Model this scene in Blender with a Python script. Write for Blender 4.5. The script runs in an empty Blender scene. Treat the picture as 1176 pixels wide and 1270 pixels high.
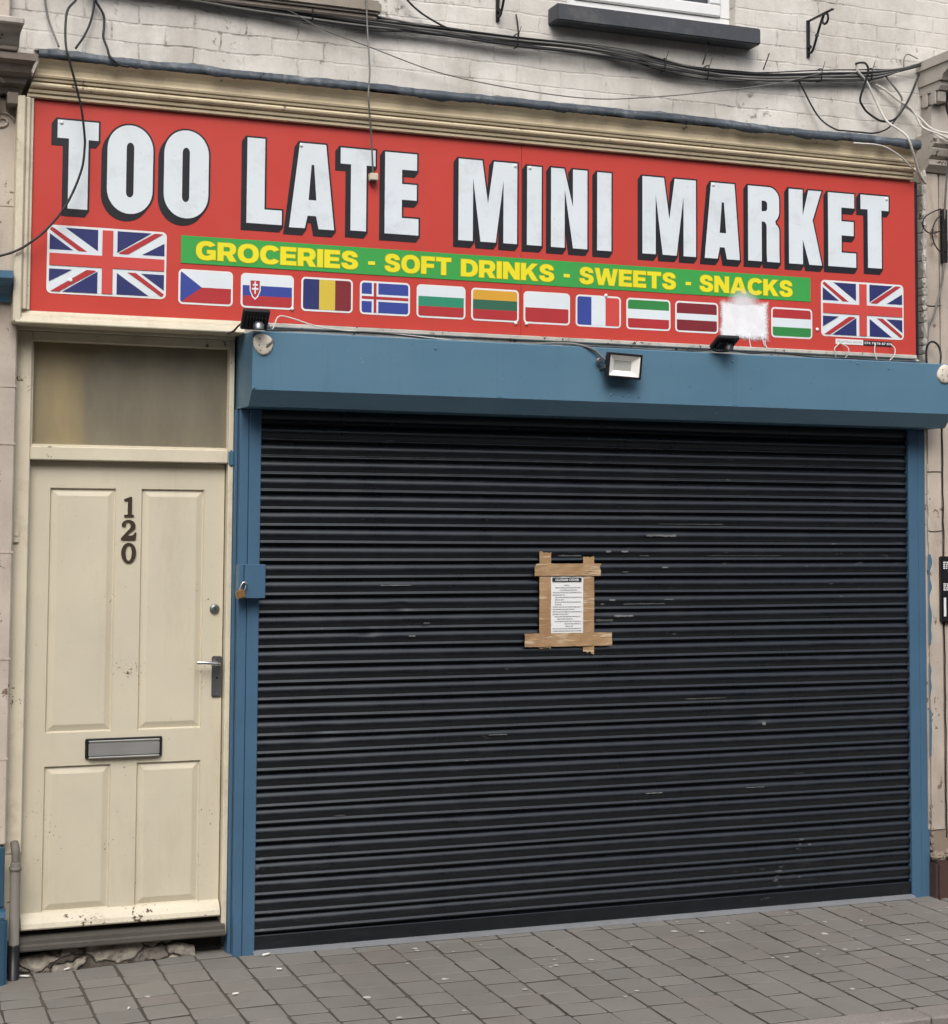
import bpy, bmesh, math, random
from mathutils import Vector, Matrix
R = math.radians
random.seed(7)
sc = bpy.context.scene
C = sc.collection

# ------------------------------------------------------------------ camera
cam_d = bpy.data.cameras.new('camera')
cam = bpy.data.objects.new('camera', cam_d); C.objects.link(cam)
yaw, pitch, roll = 0.3671, 0.0623, 0.0061
_r = Vector((math.cos(yaw), -math.sin(yaw), 0))
_f = Vector((math.sin(yaw)*math.cos(pitch), math.cos(yaw)*math.cos(pitch), math.sin(pitch)))
_u = _r.cross(_f)
_r2 = math.cos(roll)*_r + math.sin(roll)*_u
_u2 = -math.sin(roll)*_r + math.cos(roll)*_u
m = Matrix((( _r2.x, _u2.x, -_f.x, -0.8169), (_r2.y, _u2.y, -_f.y, -7.3085), (_r2.z, _u2.z, -_f.z, 1.8669), (0, 0, 0, 1)))
cam.matrix_world = m
cam_d.sensor_fit = 'HORIZONTAL'; cam_d.sensor_width = 36
cam_d.lens = 36*2094.15/1176
# the photograph is a crop of a taller frame: the optical axis lies above the middle
cam_d.shift_y = -0.0956
cam_d.clip_start = 0.05; cam_d.clip_end = 500
sc.camera = cam

# ------------------------------------------------------------------ world, sun, exposure
SUN_EL, SUN_AZ = R(46), R(200)          # azimuth clockwise from +y: the soft sun stands in front of the shop
w = bpy.data.worlds.new('World'); sc.world = w; w.use_nodes = True
nt = w.node_tree; nt.nodes.clear()
wo = nt.nodes.new('ShaderNodeOutputWorld'); bg = nt.nodes.new('ShaderNodeBackground')
sky = nt.nodes.new('ShaderNodeTexSky'); sky.sky_type = 'NISHITA'; sky.sun_disc = False
sky.sun_elevation = SUN_EL; sky.sun_rotation = SUN_AZ
sky.air_density = 1.0; sky.dust_density = 4.0; sky.ozone_density = 1.0
hs = nt.nodes.new('ShaderNodeHueSaturation'); hs.inputs['Saturation'].default_value = 0.48   # cloud cover
nt.links.new(sky.outputs[0], hs.inputs['Color']); nt.links.new(hs.outputs[0], bg.inputs[0])
bg.inputs[1].default_value = 0.13
nt.links.new(bg.outputs[0], wo.inputs[0])
sd = bpy.data.lights.new('sun', 'SUN'); sd.energy = 0.9; sd.angle = R(35); sd.color = (1.0, 0.97, 0.92)
so = bpy.data.objects.new('sun', sd); C.objects.link(so)
sdir = Vector((math.sin(SUN_AZ)*math.cos(SUN_EL), math.cos(SUN_AZ)*math.cos(SUN_EL), math.sin(SUN_EL)))
so.rotation_euler = sdir.to_track_quat('Z', 'Y').to_euler(); so.location = sdir*20
sc.view_settings.view_transform = 'Standard'; sc.view_settings.look = 'None'
sc.view_settings.gamma = 1; sc.view_settings.use_curve_mapping = False
sc.view_settings.exposure = 0.72

# ------------------------------------------------------------------ materials
def lin(r, g, b):
    f = lambda c: (c/255/12.92) if c/255 <= .04045 else ((c/255+.055)/1.055)**2.4
    return (f(r), f(g), f(b), 1)

class NT:
    def __init__(s, name):
        s.m = bpy.data.materials.new(name); s.m.use_nodes = True
        s.t = s.m.node_tree; s.b = s.t.nodes['Principled BSDF']
        s.tc = s.t.nodes.new('ShaderNodeTexCoord'); s.co = s.tc.outputs['Object']
    def n(s, ty, **kw):
        nd = s.t.nodes.new(ty)
        for k, v in kw.items():
            if k.startswith('_'): setattr(nd, k[1:], v)
            else: nd.inputs[k.replace('__', ' ')].default_value = v
        return nd
    def l(s, a, b): s.t.links.new(a, b)
    def mapping(s, scale=(1, 1, 1), rot=(0, 0, 0)):
        mp = s.n('ShaderNodeMapping'); mp.inputs['Scale'].default_value = scale; mp.inputs['Rotation'].default_value = rot
        s.l(s.co, mp.inputs[0]); return mp.outputs[0]
    def noise(s, scale, detail=6, rough=.6, co=None, stretch=None):
        nd = s.n('ShaderNodeTexNoise', Scale=scale, Detail=detail, Roughness=rough)
        s.l(co or (s.mapping(stretch) if stretch else s.co), nd.inputs['Vector']); return nd.outputs['Fac']
    def ramp(s, fac, a, b, smooth=False):
        nd = s.n('ShaderNodeMapRange'); nd.inputs[1].default_value = a; nd.inputs[2].default_value = b
        if smooth: nd.interpolation_type = 'SMOOTHSTEP'
        s.l(fac, nd.inputs[0]); return nd.outputs[0]
    def math(s, op, a, b=None):
        nd = s.n('ShaderNodeMath'); nd.operation = op
        for i, v in enumerate((a, b)):
            if v is None: continue
            if isinstance(v, (int, float)): nd.inputs[i].default_value = v
            else: s.l(v, nd.inputs[i])
        return nd.outputs[0]
    def mix(s, fac, a, b, blend='MIX'):
        nd = s.n('ShaderNodeMix'); nd.data_type = 'RGBA'; nd.blend_type = blend
        for i, v in ((0, fac), (6, a), (7, b)):
            if isinstance(v, (int, float)): nd.inputs[i].default_value = v
            elif isinstance(v, tuple): nd.inputs[i].default_value = v
            else: s.l(v, nd.inputs[i])
        return nd.outputs[2]
    def bump(s, h, strength=.3, dist=.01, prev=None):
        nd = s.n('ShaderNodeBump', Strength=strength, Distance=dist); s.l(h, nd.inputs['Height'])
        if prev: s.l(prev, nd.inputs['Normal'])
        return nd.outputs[0]
    def done(s, col, rough, normal=None, metallic=0, spec=.5):
        for k, v in (('Base Color', col), ('Roughness', rough)):
            if isinstance(v, (int, float, tuple)): s.b.inputs[k].default_value = v
            else: s.l(v, s.b.inputs[k])
        if normal: s.l(normal, s.b.inputs['Normal'])
        s.b.inputs['Metallic'].default_value = metallic
        s.b.inputs['Specular IOR Level'].default_value = spec
        return s.m

def painted(name, col, rough=.5, var=.12, dirt=None, dirt_amt=.5, chips=None, chip_thr=.70, chip_scale=45, bump=.15, streak=False, metallic=0, spec=.4):
    s = NT(name)
    v = s.ramp(s.noise(2.3, 8, .65), .3, .7)
    c = s.mix(v, tuple(x*(1-var) for x in col[:3])+(1,), tuple(min(1, x*(1+var*.6)) for x in col[:3])+(1,))
    fine = s.noise(130, 4, .6)
    if dirt:
        d = s.ramp(s.noise(5.5, 10, .72, stretch=(1, 1, .22) if streak else None), .52, .80)
        d = s.math('MULTIPLY', d, dirt_amt)
        c = s.mix(d, c, dirt)
        sp = s.ramp(s.noise(75, 3, .5), .68, .76)
        c = s.mix(s.math('MULTIPLY', sp, dirt_amt*.8), c, dirt)
    h = fine
    if chips:
        ch = s.ramp(s.math('ADD', s.math('MULTIPLY', s.noise(chip_scale, 5, .7), .6), s.math('MULTIPLY', s.noise(6, 3, .5), .4)), chip_thr-.005, chip_thr+.012)
        c = s.mix(ch, c, chips)
        h = s.math('SUBTRACT', s.math('MULTIPLY', fine, .3), ch)
    rr = s.ramp(s.noise(9, 6, .6), .2, .8)
    rr = s.math('ADD', s.math('MULTIPLY', rr, .15), rough-.07)
    return s.done(c, rr, s.bump(h, bump, .004), metallic, spec)

M = {}
CHIPBROWN = lin(92, 70, 50)
M['cream'] = painted('cream paint', (.58, .53, .41, 1), .45, .07, lin(128, 106, 80), .26, CHIPBROWN, .640, 85, .14, streak=True)
M['cream_chipped'] = painted('chipped cream paint', (.64, .585, .46, 1), .5, .1, lin(120, 100, 76), .6, lin(84, 62, 46), .568, 46, .35)
M['cream_frame'] = painted('old cream frame paint', (.63, .57, .44, 1), .5, .12, lin(120, 100, 72), .55, lin(95, 78, 58), .625, 45, .2)
M['cream_cornice'] = painted('weathered cornice paint', (.70, .60, .42, 1), .55, .12, lin(124, 96, 60), .6, lin(84, 62, 42), .635, 34, .3)
def mat_blue():
    s = NT('blue gloss paint')
    c = s.mix(s.ramp(s.noise(1.4, 8, .65), .3, .7), (.080, .172, .252, 1), (.100, .198, .282, 1))
    d = s.ramp(s.noise(6, 9, .72, stretch=(2.5, 1, .16)), .54, .80)
    c = s.mix(s.math('MULTIPLY', d, .34), c, lin(78, 92, 98))
    sp = s.ramp(s.noise(52, 3, .5), .69, .74)
    c = s.mix(s.math('MULTIPLY', sp, .5), c, lin(58, 72, 82))
    ch = s.ramp(s.math('ADD', s.math('MULTIPLY', s.noise(48, 5, .7), .6), s.math('MULTIPLY', s.noise(2.5, 3, .5), .4)), .655, .668)
    c = s.mix(s.math('MULTIPLY', ch, .6), c, lin(165, 175, 178))
    dent = s.bump(s.noise(2.2, 3, .45, stretch=(.6, 1, 1)), .35, .05)
    return s.done(c, .36, s.bump(s.noise(170, 3, .6), .05, .003, dent), 0, .45)
M['blue'] = mat_blue()
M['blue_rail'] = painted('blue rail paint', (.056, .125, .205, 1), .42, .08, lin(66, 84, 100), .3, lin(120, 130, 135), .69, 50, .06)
M['blue_dark'] = painted('dark blue paint', (.028, .075, .125, 1), .4, .2, lin(70, 75, 80), .4, lin(130, 130, 125), .67, 40, .2)
M['blue_edge'] = painted('worn blue paint', (.06, .15, .235, 1), .45, .12, lin(70, 75, 80), .35, lin(150, 150, 145), .66, 40, .2)
M['black_metal'] = painted('black metal', (.012, .012, .014, 1), .4, .2, None, bump=.05)
M['cable_black'] = painted('black cable sheath', (.018, .018, .02, 1), .5, .2, lin(60, 58, 55), .4, bump=.05)
M['cable_grey'] = painted('grey cable sheath', (.16, .155, .145, 1), .5, .2, lin(60, 58, 55), .4, bump=.05)
M['cable_white'] = painted('white cable sheath', (.58, .56, .52, 1), .5, .1, lin(110, 105, 98), .5, bump=.05)
M['lead'] = painted('lead flashing', (.075, .092, .110, 1), .5, .4, lin(168, 176, 180), .75, lin(40, 44, 48), .62, 26, .6)
M['upvc'] = painted('white window plastic', (.74, .75, .75, 1), .3, .03, lin(170, 168, 160), .3, bump=.02)
M['sill_grey'] = painted('dark grey sill paint', (.058, .063, .074, 1), .55, .2, lin(128, 126, 124), .5, lin(120, 112, 106), .64, 40, .25)
M['stone'] = painted('brown sill stone', (.30, .26, .215, 1), .8, .3, lin(90, 76, 62), .7, bump=.5)
M['corbel'] = painted('grimy capital stone', (.22, .185, .155, 1), .8, .3, lin(66, 54, 46), .7, lin(190, 178, 160), .63, 22, .5)
M['corbel_pale'] = painted('pale capital paint', (.46, .42, .37, 1), .75, .25, lin(92, 78, 66), .8, lin(100, 86, 72), .62, 24, .5)
M['pil_stone'] = painted('weathered pilaster paint', (.49, .425, .36, 1), .7, .26, lin(112, 94, 78), .8, lin(118, 96, 80), .60, 20, .5, streak=True)
M['plinth_brown'] = painted('reddish brown plinth paint', (.075, .042, .036, 1), .5, .25, lin(140, 120, 112), .35, lin(170, 155, 145), .67, 30, .3)
M['mortar'] = painted('crumbly filler', (.50, .47, .42, 1), .85, .25, lin(80, 72, 62), .8, lin(60, 54, 48), .60, 50, .7)
M['plaster_brown'] = painted('bare brown render', (.27, .215, .165, 1), .9, .25, lin(100, 82, 66), .6, bump=.6)
M['dark_void'] = painted('dark gap shade', (.018, .015, .013, 1), .9, .3, bump=.3)  # near-black put in as the shade of gaps, cracks and recesses
M['step'] = painted('weathered threshold timber', (.085, .078, .068, 1), .6, .3, lin(60, 52, 44), .6, bump=.4)
M['redwood'] = painted('bare dark red wood', (.045, .020, .015, 1), .7, .3, bump=.3)
M['rubble'] = painted('broken step masonry', (.25, .225, .195, 1), .9, .4, lin(66, 58, 50), .8, lin(52, 46, 40), .55, 15, .8)
def mat_rubble():
    s = NT('cracked step masonry')
    wob = s.n('ShaderNodeVectorMath'); wob.operation = 'ADD'
    ns = s.n('ShaderNodeTexNoise', Scale=9.0, Detail=4.0); s.l(s.co, ns.inputs['Vector'])
    sc_v = s.n('ShaderNodeVectorMath'); sc_v.operation = 'SCALE'; s.l(ns.outputs['Color'], sc_v.inputs[0]); sc_v.inputs['Scale'].default_value = .10
    s.l(s.co, wob.inputs[0]); s.l(sc_v.outputs[0], wob.inputs[1])
    mp = s.n('ShaderNodeMapping'); mp.inputs['Scale'].default_value = (6.5, 3, 15); s.l(wob.outputs[0], mp.inputs[0])
    vo = s.n('ShaderNodeTexVoronoi', Scale=1.0); s.l(mp.outputs[0], vo.inputs['Vector'])
    ve = s.n('ShaderNodeTexVoronoi', Scale=1.0); ve.feature = 'DISTANCE_TO_EDGE'; s.l(mp.outputs[0], ve.inputs['Vector'])
    sep = s.n('ShaderNodeSeparateColor'); s.l(vo.outputs['Color'], sep.inputs[0])
    cr = s.n('ShaderNodeValToRGB'); e = cr.color_ramp.elements; cr.color_ramp.interpolation = 'CONSTANT'
    e[0].position = 0; e[0].color = (.10, .085, .07, 1); e[1].position = .35; e[1].color = (.34, .31, .26, 1)
    for p, c_ in ((.6, (.19, .165, .145, 1)), (.8, (.40, .36, .29, 1))):
        q = e.new(p); q.color = c_
    s.l(sep.outputs[0], cr.inputs[0])
    c = s.mix(s.math('MULTIPLY', s.ramp(s.noise(24, 7, .7), .40, .65), .6), cr.outputs[0], (.09, .078, .065, 1))
    edge = s.ramp(ve.outputs['Distance'], .07, .0)
    c = s.mix(edge, c, (.025, .021, .018, 1))
    h = s.math('SUBTRACT', s.noise(60, 6, .7), s.math('MULTIPLY', edge, 1.2))
    return s.done(c, .9, s.bump(h, .8, .010), 0, .25)
M['rubble'] = mat_rubble()
M['steel'] = painted('dull steel', (.24, .25, .26, 1), .35, .15, lin(90, 88, 86), .4, bump=.06, metallic=.85)
M['foot_grey'] = painted('grey foot strip paint', (.21, .22, .235, 1), .5, .15, lin(90, 88, 84), .4, bump=.1)
M['alu'] = painted('brushed aluminium', (.62, .62, .60, 1), .35, .08, bump=.04, metallic=.8)
M['chrome'] = painted('worn chrome', (.72, .71, .69, 1), .22, .05, bump=.02, metallic=1)
M['brick_red'] = painted('dull red brick', (.20, .13, .10, 1), .9, .3, lin(70, 60, 54), .5, bump=.4)
M['brass'] = painted('brass', (.62, .36, .16, 1), .35, .12, bump=.03, metallic=.85)
M['brown_digit'] = painted('dark brown number', (.040, .026, .016, 1), .5, .2, bump=.05)
M['lamp_lens'] = painted('diode plate', (.40, .41, .38, 1), .4, .12, bump=.05)
M['reflector'] = painted('white lamp reflector', (.80, .78, .75, 1), .3, .05, bump=.02)
M['blob_white'] = painted('cream filler blob', (.66, .61, .51, 1), .7, .12, lin(110, 98, 82), .6, lin(96, 86, 74), .62, 60, .3)
M['tape'] = painted('brown parcel tape', (.36, .235, .135, 1), .28, .16, lin(205, 175, 135), .55, bump=.3)
def mat_tape():
    s = NT('brown parcel tape')
    c = s.mix(s.ramp(s.noise(7, 3, .5), .35, .65), (.30, .185, .095, 1), (.40, .265, .15, 1))
    def wrk(sc, rot, lo, hi):
        mp = s.mapping(sc, (0, R(rot), 0)); return s.ramp(s.noise(7, 3, .5, co=mp), lo, hi)
    wr = s.math('MAXIMUM', wrk((1, 1, 7), 14, .56, .66), wrk((1, 1, 6), -24, .60, .68))
    c = s.mix(s.math('MULTIPLY', wr, .55), c, (.66, .54, .40, 1))  # pale streaks paint the wrinkle highlights into the tape colour
    h = s.math('ADD', s.noise(14, 3, .5, co=s.mapping((1, 1, 3), (0, R(14), 0))), s.math('MULTIPLY', wr, .5))
    return s.done(c, .18, s.bump(h, .5, .006), 0, .6)
M['tape'] = mat_tape()
M['paper'] = painted('white paper', (.74, .75, .75, 1), .7, .03, bump=.05)
M['ink'] = painted('black ink', (.02, .02, .025, 1), .7, .1, bump=.02)
M['ink_grey'] = painted('grey printed lines', (.40, .40, .41, 1), .7, .1, bump=.02)
M['pipe'] = painted('grimy grey pipe', (.17, .155, .135, 1), .7, .25, lin(120, 100, 84), .6, lin(92, 84, 76), .62, 30, .3)
M['litter'] = painted('white litter', (.72, .70, .66, 1), .8, .1, bump=.1)
M['gum'] = painted('trodden gum', (.46, .44, .40, 1), .8, .25, bump=.1)
M['scuff'] = painted('bare metal scuff', (.15, .155, .15, 1), .6, .5, lin(40, 40, 40), .9, bump=.2)
M['yellow_hall_glow'] = painted('yellow hall glow', (.86, .72, .30, 1), .7, .08, bump=.1)  # yellow stands in for the lit hall's glow behind the glass
M['grey_wall'] = painted('hall partition', (.52, .49, .44, 1), .7, .15, bump=.1)
# printed colours of the sign
def printed(name, col, rough=.42):
    return painted(name, col, rough, .045, (col[0]*.70+.03, col[1]*.70+.03, col[2]*.70+.03, 1), .34, bump=.02, streak=True)
M['red'] = printed('sign red', (.525, .058, .044, 1), .36)
M['let'] = painted('sign letter white', (.68, .74, .78, 1), .4, .05, lin(165, 170, 172), .55, bump=.02)
M['black'] = printed('sign black', (.016, .017, .022, 1))
M['green'] = printed('sign green', (.045, .345, .07, 1))
M['yellow'] = printed('sign yellow', (.80, .71, .025, 1))
M['olive'] = printed('sign olive edge', (.30, .36, .02, 1))
M['f_white'] = printed('flag white', (.70, .76, .80, 1))
M['f_edge'] = printed('flag edge white', (.76, .76, .76, 1))
M['f_navy'] = printed('flag navy', (.028, .035, .14, 1))
M['f_blue'] = printed('flag blue', (.040, .065, .30, 1))
M['f_red'] = printed('flag red', (.42, .035, .04, 1))
M['f_maroon'] = printed('flag maroon', (.20, .024, .032, 1))
M['f_green'] = printed('flag green', (.035, .23, .06, 1))
M['f_teal'] = printed('flag sea green', (.03, .26, .15, 1))
M['f_dgreen'] = printed('flag dark green', (.035, .13, .08, 1))
M['f_yellow'] = printed('flag yellow', (.64, .48, .06, 1))
M['f_amber'] = printed('flag amber', (.66, .35, .04, 1))
M['f_lightred'] = printed('flag light red', (.58, .07, .06, 1))

def mat_shutter():
    s = NT('black shutter paint')
    v = s.ramp(s.noise(3, 8, .7, stretch=(.5, 1, 2.5)), .35, .75)
    c = s.mix(v, (.0019, .0027, .0050, 1), (.0048, .0060, .0092, 1))
    dust = s.ramp(s.noise(14, 10, .75, stretch=(.35, 1, 2)), .58, .80)
    c = s.mix(s.math('MULTIPLY', dust, .30), c, (.070, .072, .072, 1))
    # scattered chips and rubbed streaks
    ch = s.ramp(s.math('ADD', s.math('MULTIPLY', s.noise(38, 4, .6, stretch=(.4, 1, 1.6)), .62), s.math('MULTIPLY', s.noise(1.6, 3, .5), .38)), .658, .676)
    c = s.mix(s.math('MULTIPLY', ch, .55), c, (.13, .13, .125, 1))
    rr = s.math('ADD', s.math('MULTIPLY', s.ramp(s.noise(6, 8, .7), .3, .7), .16), .24)
    h = s.noise(11, 4, .5, stretch=(.25, 1, 1))
    return s.done(c, rr, s.bump(h, .26, .006), 0, .76)
M['shutter'] = mat_shutter()
M['shutter'].node_tree.nodes['Principled BSDF'].inputs['Specular Tint'].default_value = (.88, .96, 1.0, 1)  # gloss tinted bluish in place of a bluer sky

def mat_brick():
    s = NT('white painted brick')
    sep = s.n('ShaderNodeSeparateXYZ'); s.l(s.co, sep.inputs[0])
    wob = s.noise(7, 4, .6)
    wob2 = s.noise(2.1, 2, .5)
    x = s.math('ADD', sep.outputs[0], s.math('MULTIPLY', s.math('SUBTRACT', wob, .5), .045))
    z = s.math('ADD', sep.outputs[2], s.math('ADD', s.math('MULTIPLY', s.math('SUBTRACT', wob, .5), .024), s.math('MULTIPLY', s.math('SUBTRACT', wob2, .5), .03)))
    cb = s.n('ShaderNodeCombineXYZ'); s.l(x, cb.inputs[0]); s.l(z, cb.inputs[1])
    br = s.n('ShaderNodeTexBrick', Scale=1.0); br.offset = .5
    br.inputs['Mortar Size'].default_value = .0055; br.inputs['Mortar Smooth'].default_value = .5
    br.inputs['Brick Width'].default_value = .238; br.inputs['Row Height'].default_value = .0845; br.inputs['Bias'].default_value = 0
    br.inputs['Color1'].default_value = (0, 0, 0, 1); br.inputs['Color2'].default_value = (1, 1, 1, 1); br.inputs['Mortar'].default_value = (.5, .5, .5, 1)
    s.l(cb.outputs[0], br.inputs['Vector'])
    mort = br.outputs['Fac']
    big = s.ramp(s.noise(.9, 6, .65), .32, .68)
    c = s.mix(big, (.50, .475, .43, 1), (.76, .738, .695, 1))
    pat = s.ramp(s.noise(2.6, 7, .7), .46, .60)
    c = s.mix(s.math('MULTIPLY', pat, .45), c, (.40, .375, .335, 1))
    yel = s.ramp(s.noise(4.0, 8, .7, stretch=(2.2, 1, .3)), .56, .74)
    c = s.mix(s.math('MULTIPLY', yel, .45), c, (.46, .40, .30, 1))
    c = s.mix(s.math('MULTIPLY', br.outputs['Color'], .22), c, (.44, .415, .385, 1))
    st = s.ramp(s.noise(3.0, 10, .72, stretch=(1.6, 1, .35)), .50, .78)
    c = s.mix(s.math('MULTIPLY', st, .5), c, (.30, .25, .205, 1))
    # paint has cracked out of some joints
    crack = s.math('MULTIPLY', s.ramp(mort, .35, .9), s.math('MULTIPLY', s.ramp(s.noise(2.6, 6, .75), .50, .62), s.ramp(s.noise(17, 4, .7), .38, .62)))
    c = s.mix(s.math('MULTIPLY', crack, .72), c, (.10, .085, .072, 1))
    chip = s.ramp(s.math('ADD', s.math('MULTIPLY', s.noise(24, 6, .75), .6), s.math('MULTIPLY', s.noise(1.7, 4, .6), .4)), .61, .64)
    c = s.mix(s.math('MULTIPLY', chip, .7), c, (.20, .165, .135, 1))
    h = s.math('SUBTRACT', s.math('MULTIPLY', s.noise(35, 6, .65), .45), s.math('ADD', s.math('MULTIPLY', mort, s.math('ADD', s.math('MULTIPLY', s.ramp(s.noise(2.2, 4, .6), .35, .65), .55), .12)), s.math('MULTIPLY', crack, .7)))
    h = s.math('ADD', h, s.math('MULTIPLY', br.outputs['Color'], .22))
    h = s.math('SUBTRACT', h, s.math('MULTIPLY', chip, .4))
    return s.done(c, .75, s.bump(h, .55, .010), 0, .25)
M['brick'] = mat_brick()

def mat_sett():
    s = NT('grey paving setts')
    g = s.n('ShaderNodeNewGeometry')
    rnd = g.outputs['Random Per Island']
    cr = s.n('ShaderNodeValToRGB')
    e = cr.color_ramp.elements
    e[0].position = 0; e[0].color = (.208, .197, .176, 1); e[1].position = 1; e[1].color = (.215, .198, .180, 1)
    for p, c in ((.2, (.226, .214, .192, 1)), (.42, (.192, .184, .167, 1)), (.62, (.234, .221, .198, 1)), (.8, (.208, .199, .181, 1)), (.93, (.222, .200, .180, 1))):
        el = e.new(p); el.color = c
    s.l(rnd, cr.inputs[0])
    gr = s.ramp(s.noise(260, 4, .7), .3, .7)
    c = s.mix(s.math('MULTIPLY', gr, .30), cr.outputs[0], (.09, .083, .075, 1))
    bl = s.ramp(s.noise(2.1, 8, .65), .42, .72)
    c = s.mix(s.math('MULTIPLY', bl, .30), c, (.105, .097, .087, 1))
    sp = s.ramp(s.noise(17, 7, .75), .62, .74)
    c = s.mix(s.math('MULTIPLY', sp, .40), c, (.085, .075, .063, 1))
    st_ = s.ramp(s.noise(.9, 6, .7), .50, .72)
    c = s.mix(s.math('MULTIPLY', st_, .35), c, (.135, .118, .098, 1))
    wt = s.ramp(s.noise(60, 4, .7), .70, .76)
    c = s.mix(s.math('MULTIPLY', wt, .4), c, (.36, .35, .32, 1))
    h = s.math('ADD', s.math('MULTIPLY', s.noise(190, 5, .7), .6), s.math('MULTIPLY', s.noise(13, 4, .6), .7))
    return s.done(c, .78, s.bump(h, .35, .004), 0, .3)
M['sett'] = mat_sett()
M['joint'] = painted('joint dirt', (.078, .069, .057, 1), .95, .35, lin(104, 96, 82), .6, bump=.5)
def mat_granular(name, a, b, scale=140):
    s = NT(name)
    c = s.mix(s.ramp(s.noise(scale, 4, .7), .35, .65), a, b)
    c = s.mix(s.math('MULTIPLY', s.ramp(s.noise(1.5, 8, .65), .4, .75), .4), c, tuple(x*.6 for x in a[:3])+(1,))
    return s.done(c, .85, s.bump(s.noise(scale*1.3, 4, .7), .5, .004), 0, .3)
M['kerb'] = mat_granular('kerb granite', (.20, .175, .16, 1), (.31, .28, .26, 1))
M['asphalt'] = mat_granular('asphalt', (.038, .038, .040, 1), (.075, .074, .073, 1), 120)

def mat_frost():
    s = NT('frosted glass')
    c = s.mix(s.ramp(s.noise(1.3, 5, .6), .3, .7), (.70, .645, .50, 1), (.78, .72, .57, 1))
    d = s.ramp(s.noise(3, 8, .7, stretch=(1.6, 1, .5)), .42, .75)
    c = s.mix(s.math('MULTIPLY', d, .55), c, (.28, .25, .20, 1))
    s.b.inputs['Transmission Weight'].default_value = .84
    s.b.inputs['IOR'].default_value = 1.45
    return s.done(c, .55, s.bump(s.noise(160, 3, .6), .25, .003), 0, .35)
M['frost'] = mat_frost()
def mat_pane():
    s = NT('dark window glass')
    return s.done((.02, .024, .028, 1), .06, s.bump(s.noise(1.2, 2, .5), .02, .01), 0, .8)
M['pane'] = mat_pane()

def mat_blotch(cx, cz, hw, hh):
    s = NT('sprayed white paint')
    sep = s.n('ShaderNodeSeparateXYZ'); s.l(s.co, sep.inputs[0])
    n1 = s.noise(16, 8, .7)
    wob = s.math('MULTIPLY', s.math('SUBTRACT', n1, .5), .05)
    dx = s.math('SUBTRACT', s.math('ABSOLUTE', s.math('SUBTRACT', sep.outputs[0], cx)), hw)
    dz = s.math('SUBTRACT', s.math('ABSOLUTE', s.math('SUBTRACT', sep.outputs[2], cz)), hh)
    # soft overspray towards the top
    d = s.math('ADD', s.math('MAXIMUM', dx, dz), wob)
    fine = s.math('MULTIPLY', s.math('SUBTRACT', s.noise(210, 2, .6), .5), .03)
    a = s.ramp(s.math('ADD', d, fine), .026, -.004, True)
    ex = s.math('SUBTRACT', sep.outputs[0], cx-.004); ez = s.math('SUBTRACT', sep.outputs[2], cz+hh-.022)
    dd_ = s.math('SQRT', s.math('ADD', s.math('MULTIPLY', ex, ex), s.math('MULTIPLY', s.math('MULTIPLY', ez, ez), 1.0)))
    halo = s.math('MULTIPLY', s.ramp(s.math('ADD', s.math('ADD', dd_, wob), fine), .115, .040, True), .8)
    a = s.math('MAXIMUM', a, halo)
    tr = s.n('ShaderNodeBsdfTransparent'); mx = s.n('ShaderNodeMixShader')
    s.l(a, mx.inputs[0]); s.l(tr.outputs[0], mx.inputs[1]); s.l(s.b.outputs[0], mx.inputs[2])
    s.l(mx.outputs[0], s.t.nodes['Material Output'].inputs[0])
    c = s.mix(s.ramp(s.noise(9, 8, .7), .4, .75), (.86, .87, .89, 1), (.70, .68, .72, 1))
    return s.done(c, .6)

# ------------------------------------------------------------------ object helpers
def wloc(o):
    v = Vector((0, 0, 0))
    while o is not None: v += o.location; o = o.parent
    return v
def tag(o, label=None, cat=None, group=None, kind=None):
    for k, v in (('label', label), ('category', cat), ('group', group), ('kind', kind)):
        if v: o[k] = v
    return o
def thing(name, label, cat, loc, group=None):
    o = bpy.data.objects.new(name, None); C.objects.link(o); o.location = loc
    o.empty_display_size = .1
    return tag(o, label, cat, group)

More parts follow.
